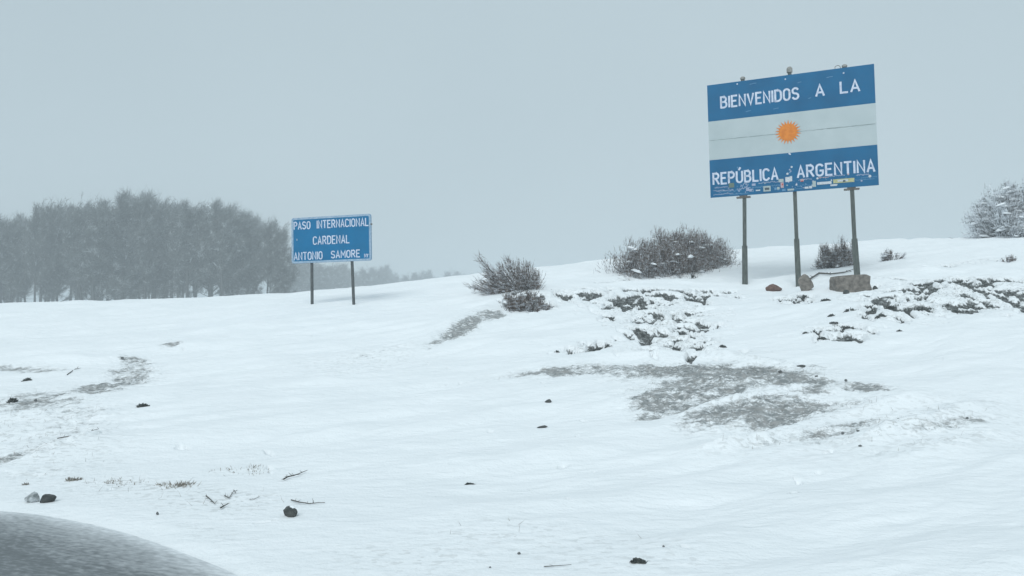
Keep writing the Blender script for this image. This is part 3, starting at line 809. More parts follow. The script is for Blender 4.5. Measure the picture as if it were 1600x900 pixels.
# posts, in two lengths: a slim upper stick lashed to a thicker stump
root_a = root
for k, (tr, cap) in enumerate(((((1160.5, 122), (1163.2, 300), (1163.6, 383), (1164.2, 452)), 0.05), (((1233.5, 109), (1241.5, 290), (1244.6, 372), (1248, 448)), 0.14), (((1319.5, 103), (1331, 290), (1335, 372), (1339.5, 432)), 0.05))):
    pts = post(sign, root_a, yaw, 0.11, tr, 0)
    mb = MB(); mb.tube(pts[:3] + [pts[3]], [0.078, 0.078, 0.078, 0.078], 4, square=True)
    po = mb.build('post', M_post, sign)
    j = pts[2] + (pts[3] - pts[2]) * 0.02
    mb = MB(); mb.tube([j, pts[3], pts[4]], [0.108, 0.115, 0.118], 4, square=True); mb.build('post_stump', M_post, po)
    top = pts[0]; mb = MB(); rr_ = 0.085 if k == 1 else 0.075
    hh = 0.17 if k == 1 else 0.08
    mb.tube([top - [0, 0, hh * 0.5], top + [0, 0, hh * 0.2], top + [0, 0, hh * 0.5]], [rr_, rr_ * 1.02, rr_ * 0.6], 8); mb.build('post_cap', M_concrete, po)
# clamps under the board on the two outer posts
for u in (0.205, 0.847):
    mb = MB(); x = sx(u); z = sz(1) - 0.05
    mb.box(x - 0.20, x + 0.22, 0.02, 0.19, z - 0.02, z + 0.02); mb.box(x - 0.11, x + 0.12, 0.012, 0.20, z + 0.021, z + 0.075); mb.build('clamp', M_iron, sign)
mb = MB(); c0 = (sx(0.795), 0.02, sz(0.0) + 0.03)
mb.tube([(c0[0] + 0.075 * math.cos(a), 0.02, c0[2] + 0.065 * math.sin(a)) for a in np.linspace(-0.4, 3.5, 12)], [0.009] * 12, 5); mb.build('wire_loop', M_iron, sign)

# --- the smaller sign
yaw2 = -0.2421
C2 = np.array([-5.3592, 21.8142, 2.4336 + 1.5]); W2, H2 = 2.60, 1.375
root2 = np.array([C2[0], C2[1], float(gz(C2[0], C2[1])[0])])
sign2 = empty('pass_sign', root2, yaw2)
tag(sign2, 'small blue rectangular sign with three rows of white words on two thin posts', 'road sign')
zc2 = C2[2] - root2[2]
def tx(u): return (u - 0.5) * W2
def tz(v): return zc2 + (0.5 - v) * H2
def rrect(w, h, r, cx=0, cz=0, n=5):
    o = []
    for qx, qz, a in ((1, 1, 0), (-1, 1, 90), (-1, -1, 180), (1, -1, 270)):
        for t in np.linspace(a, a + 90, n): o.append((cx + qx * (w / 2 - r) + r * math.cos(math.radians(t)), cz + qz * (h / 2 - r) + r * math.sin(math.radians(t))))
    return o
def plate(name, outline, y0, y1, mt, par):
    mb = MB(); n = len(outline)
    mb.add([(x, y0, z) for x, z in outline] + [(x, y1, z) for x, z in outline], [tuple(range(n))] + [tuple(range(2 * n - 1, n - 1, -1))] + [(k, n + k, n + (k + 1) % n, (k + 1) % n) for k in range(n)])
    return mb.build(name, mt, par)
face = plate('sign_panel', rrect(W2, H2, 0.07, 0, zc2), 0.0, 0.03, M_blue2, sign2)
o1, o2 = rrect(W2 - 0.004, H2 - 0.004, 0.07, 0, zc2), rrect(W2 - 0.13, H2 - 0.12, 0.04, 0, zc2)
mb = MB(); n = len(o1)
mb.add([(x, -0.004, z) for x, z in o1] + [(x, -0.004, z) for x, z in o2], [(k, (k + 1) % n, n + (k + 1) % n, n + k) for k in range(n)])
mb.build('border', M_border, face)
T2 = 0.032
write(face, 'PASO', tx(0.030), tx(0.245), tz(0.262), tz(0.085), T2, -0.005); write(face, 'INTERNACIONAL', tx(0.325), tx(0.972), tz(0.262), tz(0.080), T2, -0.005)
write(face, 'CARDENAL', tx(0.275), tx(0.735), tz(0.612), tz(0.425), T2, -0.005)
write(face, 'ANTONIO', tx(0.028), tx(0.395), tz(0.935), tz(0.755), T2, -0.005); write(face, 'SAMORE', tx(0.500), tx(0.862), tz(0.925), tz(0.755), T2, -0.005)
write(face, 'NY', tx(0.912), tx(0.965), tz(0.935), tz(0.852), 0.018, -0.005)
mb = MB(); mb.box(tx(0.068), tx(0.074), -0.006, -0.001, tz(0.50), tz(0.46)); mb.build('scuff', MP['w'], face)
mb = MB(); mb.box(tx(0.995), tx(1.012), -0.01, 0.02, tz(0.24), tz(0.21)); mb.build('bolt', M_iron, sign2)
for tr in (((487, 352), (487.3, 410), (487.8, 480)), ((548, 350), (550, 406), (552.7, 473))):
    pts = post(sign2, root2, yaw2, 0.062, tr, 0)
    mb = MB(); mb.tube(pts, [0.046] * 4, 4, square=True); mb.build('post', M_steel, sign2)

# ------------------------------------------------------------------ woody plants
def thin_tris(S, D, L, Wd, g):
    """one thin tapering blade per start point, facing a random way"""
    D = D / (np.linalg.norm(D, axis=1, keepdims=True) + 1e-9)
    r = g.normal(size=D.shape)
    side = np.cross(D, r); side /= (np.linalg.norm(side, axis=1, keepdims=True) + 1e-9)
    bend = np.cross(D, side) * (L * 0.18)[:, None] * g.uniform(-1, 1, (len(D), 1))
    mid = S + D * (L * 0.5)[:, None] + bend
    tip = S + D * L[:, None]
    w = (Wd / 2)[:, None] * side
    V = np.stack([S - w, S + w, mid + w * 0.7, mid - w * 0.7, tip + w * 0.15, tip - w * 0.15], 1).reshape(-1, 3)
    o = np.arange(len(S))[:, None] * 6
    F1 = np.concatenate([o + 0, o + 1, o + 2, o + 3], 1); F2 = np.concatenate([o + 3, o + 2, o + 4, o + 5], 1)
    return V, np.concatenate([F1, F2])

def unit(v): return v / (np.linalg.norm(v, axis=-1, keepdims=True) + 1e-9)

def make_tree(seed, h, spread, nlimb=17, low=0.20):
    g = np.random.default_rng(seed)
    tr, br = MB(), MB()
    lean = g.normal(0, 0.03, 2)
    zs = np.linspace(0, 1, 7)
    path = np.array([[lean[0] * z * h + 0.12 * math.sin(z * 5 + seed), lean[1] * z * h + 0.12 * math.cos(z * 4 + seed), z * h * 0.86 - 0.3] for z in zs])
    tr.tube(path, list(0.13 * (1 - zs) ** 0.8 + 0.02), 7)
    S, D = [], []
    for k in range(nlimb):
        f = low + (0.93 - low) * (k + g.random()) / nlimb
        p0 = np.array([np.interp(f, zs, path[:, c]) for c in range(3)])
        az = k * 2.4 + g.uniform(-.5, .5)
        L = spread * (1.15 - 0.65 * f ** 1.6) * g.uniform(0.75, 1.15)
        up = 0.35 + 0.9 * f + g.uniform(-.1, .2)
        d = np.array([math.cos(az), math.sin(az), up])
        pts = [p0]; cur = unit(d)
        for s in range(4):
            cur = unit(cur + np.array([0, 0, 0.16]) + g.normal(0, 0.13, 3)); pts.append(pts[-1] + cur * L / 4)
        br.tube(pts, [0.065 * (1 - 0.5 * f), 0.05, 0.035, 0.022, 0.01], 4)
        P_ = np.array(pts)
        for q in range(9):
            t = 0.25 + 0.75 * (q + g.random()) / 9
            a = np.array([np.interp(t * 4, range(5), P_[:, c]) for c in range(3)])
            dd = unit(cur * 0.4 + np.array([0.12, 0, 0.45]) + g.normal(0, 0.55, 3)); l2 = L * g.uniform(0.22, 0.42)
            b1 = a + dd * l2 * 0.5 + g.normal(0, 0.05, 3); b2 = b1 + unit(dd + np.array([0, 0, 0.35])) * l2 * 0.5
            br.tube([a, b1, b2], [0.022, 0.014, 0.006], 3)
            for s in range(26):
                t2 = g.random(); c = a + (b1 - a) * min(1, t2 * 2) + (b2 - b1) * max(0, t2 * 2 - 1)
                S.append(c + g.normal(0, 0.10, 3)); D.append(unit(dd * 0.6 + g.normal(0, 0.55, 3) + np.array([0.15, 0, 0.30])))
    top_ = path[-1]
    for s in range(34):            # wispy leaders that break the top outline
        a = top_ + g.normal(0, 1, 3) * [spread * 0.28, spread * 0.28, h * 0.06] - [0, 0, h * 0.10]
        dd = unit(np.array([0.5, 0, 1.0]) + g.normal(0, 0.28, 3)); L = g.uniform(0.6, 1.5)
        br.tube([a - dd * 0.4, a + dd * L * 0.5, a + dd * L], [0.018, 0.012, 0.004], 3)
        for q in range(5): S.append(a + dd * L * g.uniform(0, 0.9)); D.append(unit(dd + g.normal(0, 0.4, 3)))
    S, D = np.array(S), unit(np.array(D) + np.array([0.38, 0, 0.12]))
    V1, F1 = thin_tris(S, D, g.uniform(0.35, 1.15, len(S)), g.uniform(0.014, 0.036, len(S)), g)
    S2 = (S + D * g.uniform(0.15, 0.5, (len(S), 1))); D2 = unit(D + g.normal(0, 0.6, D.shape))
    V2, F2 = thin_tris(S2, D2, g.uniform(0.2, 0.5, len(S)), g.uniform(0.02, 0.04, len(S)), g)
    bv = np.array(br.v)
    trunk = mesh_np('trunk', np.array(tr.v), tr.f, M_bark, True)
    limbs = mesh_np('limbs', bv, br.f, M_bark)
    V = np.concatenate([V1, V2]); Fq = np.concatenate([F1, F2 + len(V1)])
    crown = mesh_np('crown', V, Fq, M_crown)
    return trunk, limbs, crown

TREES = [make_tree(101, 10.2, 2.2, 17, 0.26), make_tree(102, 10.8, 2.6, 18, 0.32), make_tree(103, 9.6, 2.0, 15, 0.20), make_tree(104, 10.5, 1.8, 17, 0.36), make_tree(105, 10.2, 2.9, 19, 0.30)]

def plant_tree(k, x, y, sc, rz, label, group, dz=0):
    t = empty('beech_tree', (x, y, float(gz(x, y)[0]) + dz), rz)
    t.scale = (sc[0], sc[0], sc[1])
    tag(t, label, 'tree', group)
    for nm, me in zip(('trunk', 'limbs', 'crown'), TREES[k % 5]):
        link(nm, me, t)
    return t

# silhouette of the grove: picture column -> row of the treetops
TOPX = [-260, -100, -10, 18, 36, 55, 110, 175, 205, 240, 265, 300, 325, 350, 375, 410, 440, 462]
TOPY = [300, 305, 322, 338, 328, 313, 306, 302, 287, 299, 298, 312, 318, 306, 330, 328, 346, 372]
gt = np.random.default_rng(5)
spots = []
for row, (yy, step, pad) in enumerate(((118, 25, 4), (138, 27, 0), (165, 40, 2))):
    px = -230 + row * 11
    while px < 462 - (10 if row else 0):
        spots.append((px + gt.uniform(-11, 11), yy + gt.uniform(-4, 4), row, pad)); px += step
nleft = 0
named = {}
for (px, yy, row, pad) in spots:
    top = at(px, np.interp(px, TOPX, TOPY) + pad + gt.uniform(-8, 20), yy)
    g0 = float(gz(top[0], yy)[0]); need = top[2] - g0
    k = int(gt.integers(5)); hs_ = [10.2, 10.8, 9.6, 10.5, 10.2][k]
    s = need / (hs_ * 0.99)
    if px < -40 and row: continue
    if px > 448: lab = 'rightmost low misty tree of the leafless grove, beside the small blue sign'
    else: lab = 'bare frosted beech in the misty grove left of the small blue sign'
    if px > 448 and 'r' in named: lab = 'bare frosted beech in the misty grove left of the small blue sign'
    if px > 448: named['r'] = 1
    if abs(px - 205) < 14 and not row and 't' not in named: lab = 'tallest crown of the leafless misty grove, above all its neighbours'; named['t'] = 1
    plant_tree(k, top[0], yy, (max(0.85, s) * gt.uniform(0.7, 1.15), s), gt.uniform(-0.9, 0.9), lab, 'leafless trees of the misty grove')
# understorey that fills the foot of the grove
for px in (-14, 15, 40, 66, 92, 118, 150, 182, 210, 236, 262, 290, 330, 352, 372, 400, 428, 452):
    yy = 117 + gt.uniform(0, 4); p = at(px, 430, yy)
    top = at(px + gt.uniform(-6, 6), 398 + gt.uniform(-14, 14) + max(0, px - 380) * 0.2, yy)
    g0 = float(gz(top[0], yy)[0]); s = (top[2] - g0) / 10.5
    plant_tree(int(gt.integers(4)), top[0], yy, (max(0.5, s * 1.2), s), gt.uniform(0, 6.28), 'short frosted sapling at the foot of the misty grove', 'saplings at the foot of the grove')
# paler trees much farther off, right of the small sign
for i, px in enumerate(range(466, 744, 13)):
    py = float(np.interp(px, [466, 500, 560, 620, 744], [392, 405, 411, 419, 426])) + gt.uniform(-4, 6); yy = float(np.interp(px, [466, 560, 744], [95, 125, 165]))
    yy *= 2.3; top = at(px, py, yy); g0 = float(gz(top[0], yy)[0]); s = (top[2] - g0) / 10.2
    plant_tree(i, top[0], yy, (max(1.3, s * 1.3), s), i * 1.3, 'very faint distant tree behind the ridge to the right of the small blue sign', 'faint distant trees beyond the ridge')

def shrub(name, label, base, rx, ry, h, n, mats, seed, fan=0.0, clump=0.35, tw=(0.012, 0.022), tl=(0.14, 0.32), upb=0.6, stems=26, snow=0, flat=1.0, cat='shrub', tilt=0.0, leaders=70, rspread=0.6, origin=0.0, rot=0.0):
    """a bush: stems out of the base, fine twigs through an uneven dome that follows the ground"""
    g = np.random.default_rng(seed)
    t = empty(name, base)
    tag(t, label, cat)
    # leaders rise from the footprint and bend outwards; twigs crowd along them
    K = leaders
    az = g.uniform(0, 2 * math.pi, K); el = np.arcsin(g.uniform(0, 1, K) ** 0.8); rad = g.uniform(0.45, 1.0, K) ** 0.35 * (1 + clump * g.normal(0, 0.22, K))
    d = np.stack([np.cos(az) * np.cos(el), np.sin(az) * np.cos(el), np.sin(el)], 1)
    tipp = d * rad[:, None] * np.array([rx, ry, h]); tipp[:, 0] += fan * tipp[:, 2]
    if rot:
        tx_, ty_ = tipp[:, 0].copy(), tipp[:, 1].copy(); tipp[:, 0] = tx_ * math.cos(rot) - ty_ * math.sin(rot); tipp[:, 1] = tx_ * math.sin(rot) + ty_ * math.cos(rot)
        d[:, 0], d[:, 1] = d[:, 0] * math.cos(rot) - d[:, 1] * math.sin(rot), d[:, 0] * math.sin(rot) + d[:, 1] * math.cos(rot)
    rootp = np.stack([tipp[:, 0] * rspread + origin * rx, tipp[:, 1] * rspread, np.zeros(K)], 1)
    def ground_at(p): return gz(base[0] + p[:, 0], base[1] + p[:, 1]) - base[2] - 0.04
    tipp[:, 2] += ground_at(tipp) + 0.03; rootp[:, 2] = ground_at(rootp)
    ctrl = (rootp + tipp) / 2 + np.stack([d[:, 0] * rx * 0.16, d[:, 1] * ry * 0.16, -h * 0.10 * np.ones(K)], 1)
    def curve(t, k): t = t[:, None]; return rootp[k] * (1 - t) ** 2 + 2 * ctrl[k] * t * (1 - t) + tipp[k] * t * t
    def tang(t, k): t = t[:, None]; return unit(2 * (ctrl[k] - rootp[k]) * (1 - t) + 2 * (tipp[k] - ctrl[k]) * t)
    li = g.integers(0, K, n); t_ = g.uniform(0.22, 1.0, n) ** 0.8
    wid = 0.17 * (1.2 - t_) * (rx * h) ** 0.5
    Pn = curve(t_, li) + g.normal(0, 1, (n, 3)) * wid[:, None] * [1, 1, 0.8]
    Pn[:, 2] = np.maximum(Pn[:, 2], ground_at(Pn) + 0.02)
    D = unit(tang(t_, li) + np.array([tilt, 0, upb * 0.5]) + g.normal(0, 0.34, (n, 3)))
    V1, F1 = thin_tris(Pn, D, g.uniform(*tl, n), g.uniform(*tw, n), g)
    k = n // 2
    P2 = Pn[:k] + D[:k] * 0.1; D2 = unit(D[:k] + g.normal(0, 0.6, (k, 3)))
    V2, F2 = thin_tris(P2, D2, g.uniform(tl[0] * .6, tl[1] * .6, k), g.uniform(tw[0] * .7, tw[1] * .8, k), g)
    link('twigs', mesh_np('twigs', np.concatenate([V1, V2]), np.concatenate([F1, F2 + len(V1)]), mats), t)
    mb = MB()
    for s in range(min(stems, K)):
        kk_ = np.array([s] * 5); cp = curve(np.linspace(0, 1, 5), kk_)
        mb.tube(list(cp), [0.022, 0.018, 0.013, 0.009, 0.004], 4)
    mb.build('stems', M_stem, t)
    if snow:
        vs, fs = [], []
        mb = MB()
        for s in range(snow):
            q = Pn[g.integers(n)] * 0.97; L = g.uniform(0.08, 0.26) * (1.3 if snow > 60 else 0.9); a = g.uniform(0, 3.14)
            ex = np.array([math.cos(a), math.sin(a), g.uniform(-.25, .35)]) * L; ey = np.array([-math.sin(a), math.cos(a), 0]) * L * g.uniform(.35, .6)
            L *= 1.15; hz = L * g.uniform(0.14, 0.26); m_ = 7
            rim = [q + ex * math.cos(2 * math.pi * i / m_) * g.uniform(.7, 1.1) + ey * math.sin(2 * math.pi * i / m_) * g.uniform(.7, 1.1) for i in range(m_)]
            up_ = [q + (p - q) * 0.55 + np.array([0, 0, hz]) * g.uniform(.7, 1) for p in rim]
            mb.add(rim + up_ + [q + np.array([0, 0, hz * 1.15]), q - np.array([0, 0, hz * 0.35])],
                   [(i, (i + 1) % m_, m_ + (i + 1) % m_, m_ + i) for i in range(m_)] + [(m_ + i, m_ + (i + 1) % m_, 2 * m_) for i in range(m_)] + [((i + 1) % m_, i, 2 * m_ + 1) for i in range(m_)])
        o = tag(mb.build('snow_load', M_snow, t, smooth_shade=True), kind='stuff')
    return t

def world_w(px, y): return px / 1150.0 * y

e0, e1 = foot(985, 431), foot(1116, 410)
b = (e0 + e1) / 2; b[2] = float(gz(b[0], b[1])[0]); ax_ = e1 - e0
shrub('thorn_shrub', 'broad dense dark brown shrub on the ridge, left of the big sign', b, float(np.hypot(ax_[0], ax_[1])) / 2 + 0.55, 0.85, 1.45, 19000, M_shrub, 21, fan=0.10, clump=0.5, tilt=0.12, upb=0.7, stems=110, snow=80, tw=(.010, .022), tl=(.10, .26), leaders=140, rspread=0.78, rot=math.atan2(ax_[1], ax_[0]))
b = foot(797, 456)
shrub('thorn_shrub', 'fan shaped grey brown shrub between the two signs, stems spreading up and left', b, 1.08, 0.6, 0.98, 3400, M_shrub, 22, fan=-0.08, clump=0.8, upb=0.35, stems=70, snow=9, tl=(.10, .28), tw=(.008, .017), leaders=70, rspread=0.22, origin=0.35)
b = foot(820, 478)
shrub('dwarf_shrub', 'low dark shrub half buried in snow, touching the right foot of the fan shaped shrub', b, 0.62, 0.45, 0.52, 2600, M_shrub, 23, clump=0.5, upb=0.3, tl=(.05, .15), stems=16, snow=8, leaders=40)
b = foot(1308, 417)
shrub('thorn_shrub', 'small round twiggy shrub behind the right post of the big sign', b, 0.72, 0.55, 0.92, 3600, M_shrub, 24, clump=0.7, upb=0.5, stems=40, snow=10, tl=(.08, .24), tw=(.008, .016), leaders=50, rspread=0.5)
b = foot(1592, 368)
shrub('snowy_shrub', 'snow laden shrub at the right edge on the ridge', b, 2.0, 1.5, 2.5, 12000, M_shrub_s, 25, clump=0.6, upb=0.15, stems=80, snow=290, tl=(.12, .36), tw=(.012, .026), leaders=90, rspread=0.5)
b = foot(1391, 407)
shrub('dwarf_shrub', 'tiny sprawling shrub alone on the snow right of the big sign', b, 0.42, 0.25, 0.24, 420, M_shrub, 26, clump=0.8, upb=0.3, stems=10, snow=3, tl=(.06, .2), tw=(.01, .02), leaders=12, rspread=0.4)
b = foot(1577, 411)
shrub('dwarf_shrub', 'small dark tuft poking out of smooth snow under the right edge shrub', b, 0.26, 0.16, 0.12, 260, M_shrub, 27, upb=0.3, stems=5, tl=(.04, .12), leaders=8)

# ------------------------------------------------------------------ stones
def stone(name, label, px, py, wpx, hpx, mt, seed, depth=0.7, box=0.0, sink=0.45, rz=0.0, cat='stone', snow=None, tilt=0.0):
    g = np.random.default_rng(seed)
    b = foot(px, py)
    w, h = world_w(wpx, b[1]) / 2, world_w(hpx, b[1])
    import bmesh
    bm = bmesh.new(); bmesh.ops.create_icosphere(bm, subdivisions=3, radius=1)
    ph = g.uniform(0, 50, 3)
    planes = [(unit(g.normal(size=3)), g.uniform(0.62, 0.88)) for _ in range(0 if box > 0.6 else 9)]
    for v in bm.verts:
        c = np.array(v.co)
        if box: 
            p = 1 + box * 5; nrm = (abs(c) ** p).sum() ** (1 / p); c = c / nrm
        k = 1 + (0.16 if box > 0.6 else 0.34) * (fbm(np.array([c[0] * 1.6 + ph[0] + c[2]]), np.array([c[1] * 1.6 + ph[1] + c[2] * .7]), 5, seed, 0.6)[0] - 0.5) * 2
        c = c * k
        for pn, pd in planes: c = c - max(0.0, float(c @ pn) - pd) * pn
        v.co = (c[0] * w, c[1] * w * depth, (c[2] * 0.5 * (1 + sink) + 0.5 * (1 - sink)) * h)
    me = bpy.data.meshes.new(name); bm.to_mesh(me); bm.free(); me.materials.append(mt)
    me.polygons.foreach_set('use_smooth', np.full(len(me.polygons), False))
    if snow is None:
        o = link(name, me, None, b)
    else:
        o = empty(name, b)
        link('stone_body', me, o)
        mb = MB(); m_ = 10; cx, cw, ch = snow
        rim = [(cx * w + cw * w * math.cos(2 * math.pi * i / m_) * g.uniform(.8, 1.15), cw * w * depth * math.sin(2 * math.pi * i / m_), h * ch) for i in range(m_)]
        top = [(cx * w + (x - cx * w) * 0.6, y * 0.6, z + h * 0.16) for x, y, z in rim]
        mb.add(rim + top + [(cx * w, 0, h * ch + h * 0.22)], [(i, (i + 1) % m_, m_ + (i + 1) % m_, m_ + i) for i in range(m_)] + [(m_ + i, m_ + (i + 1) % m_, 2 * m_) for i in range(m_)])
        mb.build('snow_cap', M_snow, o, smooth_shade=True)
    o.rotation_euler = (0, tilt, rz)
    return tag(o, label, cat)

stone('boulder', 'large blocky brown boulder at the foot of the right sign post', 1328, 449, 55, 21.5, M_rock, 31, 0.6, 2.0, 0.3, tilt=-0.03)
stone('boulder', 'small grey brown stone on the right end of the big blocky boulder', 1351, 445, 18, 16, M_rock, 32, 0.8, 0.2, 0.3)
stone('boulder', 'rounded reddish brown rock between the left and middle sign posts', 1208, 452, 28, 10.5, M_redrock, 33, 0.7, 0.1, 0.4)
stone('boulder', 'pointed grey brown rock leaning on the middle sign post', 1258, 455, 27, 24, M_rock, 34, 0.6, 0.0, 0.2)
stone('stone', 'dark stone under the right end of the blocky boulder', 1367, 446, 9, 8, M_dark, 35)
stone('stone', 'dark stone tucked below the middle of the blocky boulder', 1322, 455, 10, 8, M_dark, 36)
stone('stone', 'flat dark stone lying alone in the open snow at the centre', 857, 637, 14, 4.5, M_dark, 37, 0.6, tilt=-0.3)
stone('stone', 'thin dark sliver of stone just below the flat stone at the centre', 847, 666, 20, 3.5, M_dark, 38, 0.3, tilt=-0.25)
stone('rock', 'dark rock with a snow cap, low left of centre near the bottom', 454, 809, 23, 16, M_dark, 47, 0.8, 0.0, 0.25, snow=(0.2, 0.5, 0.80))
stone('rock', 'dark snow dusted rock right beside the road edge at far left', 74, 785, 24, 13, M_dark, 40, 0.6, 0.2, 0.3)
stone('rock', 'snow dusted grey rock leaning on the dark rock at the road edge', 51, 784, 24, 15, M_dusty, 140, 0.7, 0.0, 0.3)
stone('stone', 'small dark slab on the crest of the stony bank', 1252, 582, 15, 3.5, M_dark, 41, 0.6)
for px, py, w_, h_, lab in ((1220, 601, 8, 5, 'dark square pebble inside the stony bank below the big sign'), (1322, 606, 6, 5, 'round pebble right of the stony bank'), (1404, 656, 5, 5, 'pebble on the right drift, the farthest of its three'),
                            (1341, 683, 6, 4, 'pebble on the right drift, the middle of its three'), (1317, 681, 7, 4, 'pebble on the right drift, the leftmost of its three'), (1248, 659, 8, 4, 'pebble in the lower lobe of the stony bank'),
                            (811, 867, 7, 4, 'lone pebble near the bottom centre'), (766, 890, 4, 3, 'tiny pebble at the bottom, left of the lone pebble'), (1037, 861, 5, 3, 'tiny pebble up and right of the dark tuft at the bottom'),
                            (56, 622, 6, 4.5, 'round dark pebble on the left slope'), (191, 560, 6, 4, 'dark pebble beside the left stony patch'), (246, 806, 5, 6, 'upright dark pebble near the road at left'),
                            (1276, 603, 6, 3, 'small chip at the right tip of the stony bank'), (1512, 660, 6, 3, 'pebble on the drift at the right side'), (1344, 700, 7, 3, 'flat chip below the right drift')):
    stone('pebble', lab, px, py, w_ * 0.85, h_ * 0.85, M_pebble, int(px + py), 0.7, 0.2, 0.2)

# ------------------------------------------------------------------ small tufts, twigs and dry grass
def tuft(label, px, py, wpx, hpx, seed, mt=None, n=None, name='cushion_plant', cat='plant', blade=1.0, mound=True):
    g = np.random.default_rng(seed)
    b = foot(px, py)
    w, h = world_w(wpx, b[1]) / 2, world_w(hpx, b[1])
    n = n or int(60 + wpx * 9)
    lob = g.uniform(-0.75, 0.75, (4, 2)); wl_ = g.uniform(0.15, 0.42, 4); li = g.integers(0, 4, n)
    x, y = (lob[li, 0] + g.normal(0, 1, n) * wl_[li]) * w, (lob[li, 1] * 0.8 + g.normal(0, 1, n) * wl_[li]) * w * 0.8
    z = gz(b[0] + x, b[1] + y) - b[2]
    dome = h * np.clip(1 - (x / w) ** 2 - (y / w) ** 2, 0, 1) * (0.6 if mound else 0.0)
    S = np.stack([x, y, z + dome * g.uniform(0.1, 1, n) - 0.01], 1)
    D = unit(np.stack([x / w * 0.8, y / w * 0.8, np.full(n, 0.9)], 1) + g.normal(0, 0.5, (n, 3)))
    V, Fq = thin_tris(S, D, g.uniform(0.2, 0.6, n) * h * blade * (0.7 if mound else 1) + 0.012, g.uniform(0.012, 0.026, n) * (1.1 if mound else 0.5), g)
    o = link(name, mesh_np(name, V, Fq, mt or M_leaf), None, b)
    return tag(o, label, cat)

TU = [(222, 641, 20, 9, 'dark leafy tuft alone on the left slope'), (43, 592, 10, 7, 'dark tuft on the upper left slope near the frame edge'), (995, 884, 20, 8, 'dark tuft at the bottom edge, right of centre'),
      (1222, 468, 16, 8, 'dark green cushion below the pointed rock'), (1258, 466, 18, 6, 'dark low cushion under the pointed rock, right of the green one'), (1290, 470, 14, 5, 'faint low plant in the snow below the blocky boulder'),
      (1328, 486, 13, 7, 'small dark cushion in the snow straight below the blocky boulder'), (1299, 494, 12, 5, 'faint small cushion left of the one below the boulder'), (1320, 514, 26, 8, 'widest cushion of the loose cluster below the boulder'),
      (1303, 507, 14, 4, 'upper left cushion of the loose cluster below the boulder'), (1278, 521, 18, 6, 'left cushion of the loose cluster below the boulder'), (1258, 523, 6, 4, 'lone speck of green left of the loose cluster'),
      (1284, 530, 18, 4, 'lowest cushion of the loose cluster below the boulder'), (1327, 527, 14, 5, 'lower right cushion of the loose cluster below the boulder'), (1405, 518, 6, 4, 'lone green speck right of the loose cluster'),
      (1377, 500, 14, 7, 'cushion at the lower left corner of the right hand turf patch'), (1360, 474, 18, 8, 'cushion at the left end of the right hand turf patch'), (1442, 483, 20, 10, 'round green cushion ringed by snow in the right hand turf patch'),
      (1497, 484, 20, 8, 'dark cushion low in the right hand turf patch'), (1394, 478, 20, 8, 'dark cushion in the left part of the right hand turf patch'), (938, 541, 30, 8, 'low grey green plant left of the clumpy turf'),
      (870, 548, 6, 4, 'speck of green at the far left of the clumpy turf'), (1130, 545, 10, 4, 'tiny plant at the lower right of the clumpy turf'), (733, 747, 14, 4, 'faint buried tuft in the open snow at bottom centre'),
      (20, 626, 12, 9, 'dark tuft on the left slope at the frame edge')]
for i, (px, py, w_, h_, lab) in enumerate(TU):
    tuft(lab, px, py, w_, h_, 300 + i)

def branch(label, track, r, seed, side=6, name='fallen_twig', mt=M_stem):
    g = np.random.default_rng(seed); pts = []
    for px, py in track:
        p = foot(px, py); pts.append(p + np.array([0, 0, r * 0.8 + g.uniform(0, r)]))
    r = r * min(1.0, 0.35 + pts[0][1] / 30)
    mb = MB(); mb.tube(pts, list(np.linspace(r, r * 0.4, len(pts))), 5)
    for s in range(side):
        k = g.integers(len(pts) - 1); a = pts[k] + (pts[k + 1] - pts[k]) * g.random()
        d = unit(g.normal(0, 1, 3) * [1, 1, .4] + [0, 0, .5]); L = g.uniform(2.5, 8) / 1150 * a[1]
        mb.tube([a, a + d * L], [r * 0.5, r * 0.2], 3)
    me = mesh_np(name, np.array(mb.v) - pts[0], mb.f, mt)
    return tag(link(name, me, None, pts[0]), label, 'twig')
branch('fallen stick with knobbly ends, low left of centre', [(443, 747), (450, 743), (458, 741), (466, 737), (476, 732)], 0.014, 61, 9)
branch('snow dusted branch lying behind the rocks, between middle and right posts', [(1262, 437), (1280, 430), (1298, 429), (1320, 425), (1334, 421)], 0.035, 62, 12, 'fallen_branch')
branch('thin broken twig right of the dark snow capped rock', [(455, 784), (468, 789), (484, 790), (497, 788), (508, 787)], 0.010, 63, 8)
branch('dark bent twig at the end of the furrow on the left slope', [(90, 688), (110, 691), (128, 689), (146, 686), (154, 680)], 0.010, 64, 6)
branch('short twig on the upper left slope', [(105, 583), (112, 579), (118, 574), (126, 571)], 0.012, 65, 3)
branch('twig frozen in the snow nearest the sapling debris at lower left', [(322, 776), (330, 783), (336, 789)], 0.010, 66, 5)
branch('short dark twig right of the lower left debris', [(345, 797), (350, 793), (356, 790)], 0.013, 67, 4)
branch('forked twig standing above the lower left debris', [(351, 775), (358, 779), (366, 764), (368, 770)], 0.008, 68, 8)
branch('thin pale stick above the road at lower left', [(390, 780), (397, 780), (405, 777)], 0.007, 69, 3)
branch('bleached stick near the bottom centre', [(850, 890), (870, 889), (893, 887)], 0.006, 70, 2)

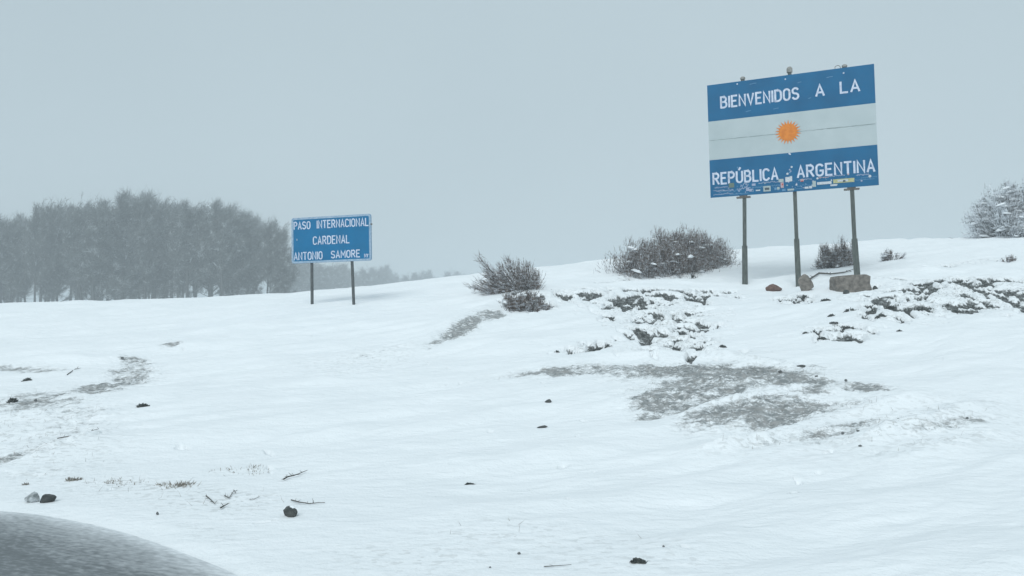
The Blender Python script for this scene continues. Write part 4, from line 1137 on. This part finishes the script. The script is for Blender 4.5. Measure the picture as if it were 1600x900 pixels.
tuft('brownish dry grass near the road at left, the larger clump', 270, 757, 54, 12, 401, M_grass, 200, 'dry_grass', 'grass', 1.1, False)
tuft('sparse dry grass left of the larger brown clump', 190, 750, 60, 7, 402, M_grass, 120, 'dry_grass', 'grass', 1.1, False)
tuft('brown tuft just above the dark rock at the road edge', 112, 749, 20, 10, 403, M_grass, 160, 'dry_grass', 'grass', 1.0, False)
tuft('small brown wisp of grass at the far left', 44, 756, 14, 7, 404, M_grass, 90, 'dry_grass', 'grass', 1.0, False)
tuft('faint stalks of dry grass above the fallen stick', 380, 730, 90, 8, 405, M_grass, 120, 'dry_grass', 'grass', 1.0, False)

# stubble and straws scattered where the snow is thin
g = np.random.default_rng(77)
sel = np.where((bare > 0.55) & (Y > 8) & (Y < 34) & (np.abs(X / np.maximum(Y, 1)) < 0.8))[0]
area = (X[sel] ** 2 + Y[sel] ** 2)
pick = g.choice(sel, 15000, p=area / area.sum())
S = np.stack([X[pick], Y[pick], Hh[pick] - 0.01], 1) + g.normal(0, 0.012, (15000, 3)) * [1, 1, 0]
D = unit(g.normal(0, 0.6, (15000, 3)) + [0, 0, 0.8])
V1, F1 = thin_tris(S, D, g.uniform(0.025, 0.075, 15000), g.uniform(0.012, 0.03, 15000), g)
o = link('ground_cover', mesh_np('ground_cover', V1, F1, M_leaf)); tag(o, 'dark low leaves in the windswept patches of turf', 'ground cover', kind='stuff')
sel = np.where((thin > 0.16) & (Y > 5) & (Y < 15) & (np.abs(X / np.maximum(Y, 1)) < 0.8))[0]
wgt = (X[sel] ** 2 + Y[sel] ** 2) * thin[sel] ** 2
pick = g.choice(sel, 1500, p=wgt / wgt.sum())
S = np.stack([X[pick], Y[pick], Hh[pick] - 0.005], 1)
D = unit(g.normal(0, 0.5, (1500, 3)) + [0.1, 0, 0.8])
V1, F1 = thin_tris(S, D, g.uniform(0.02, 0.09, 1500), g.uniform(0.002, 0.005, 1500), g)
o = link('straw', mesh_np('straw', V1, F1, M_grass)); tag(o, 'thin straws sticking out of the snow', 'grass', kind='stuff')

# ------------------------------------------------------------------ haze
mh = bpy.data.materials.new('snow_haze'); mh.use_nodes = True
n, l = mh.node_tree.nodes, mh.node_tree.links
n.remove(n['Principled BSDF'])
pv = n.new('ShaderNodeVolumePrincipled')
pv.inputs['Color'].default_value = (0.80, 0.85, 0.88, 1)
pv.inputs['Density'].default_value = HAZE_DENSITY
pv.inputs['Anisotropy'].default_value = 0.0
l.new(pv.outputs[0], n['Material Output'].inputs['Volume'])
mb = MB(); mb.box(-445, 445, -445, 445, -1.2, 27.0)
tag(mb.build('haze', mh), 'pale haze of blowing snow', kind='stuff')
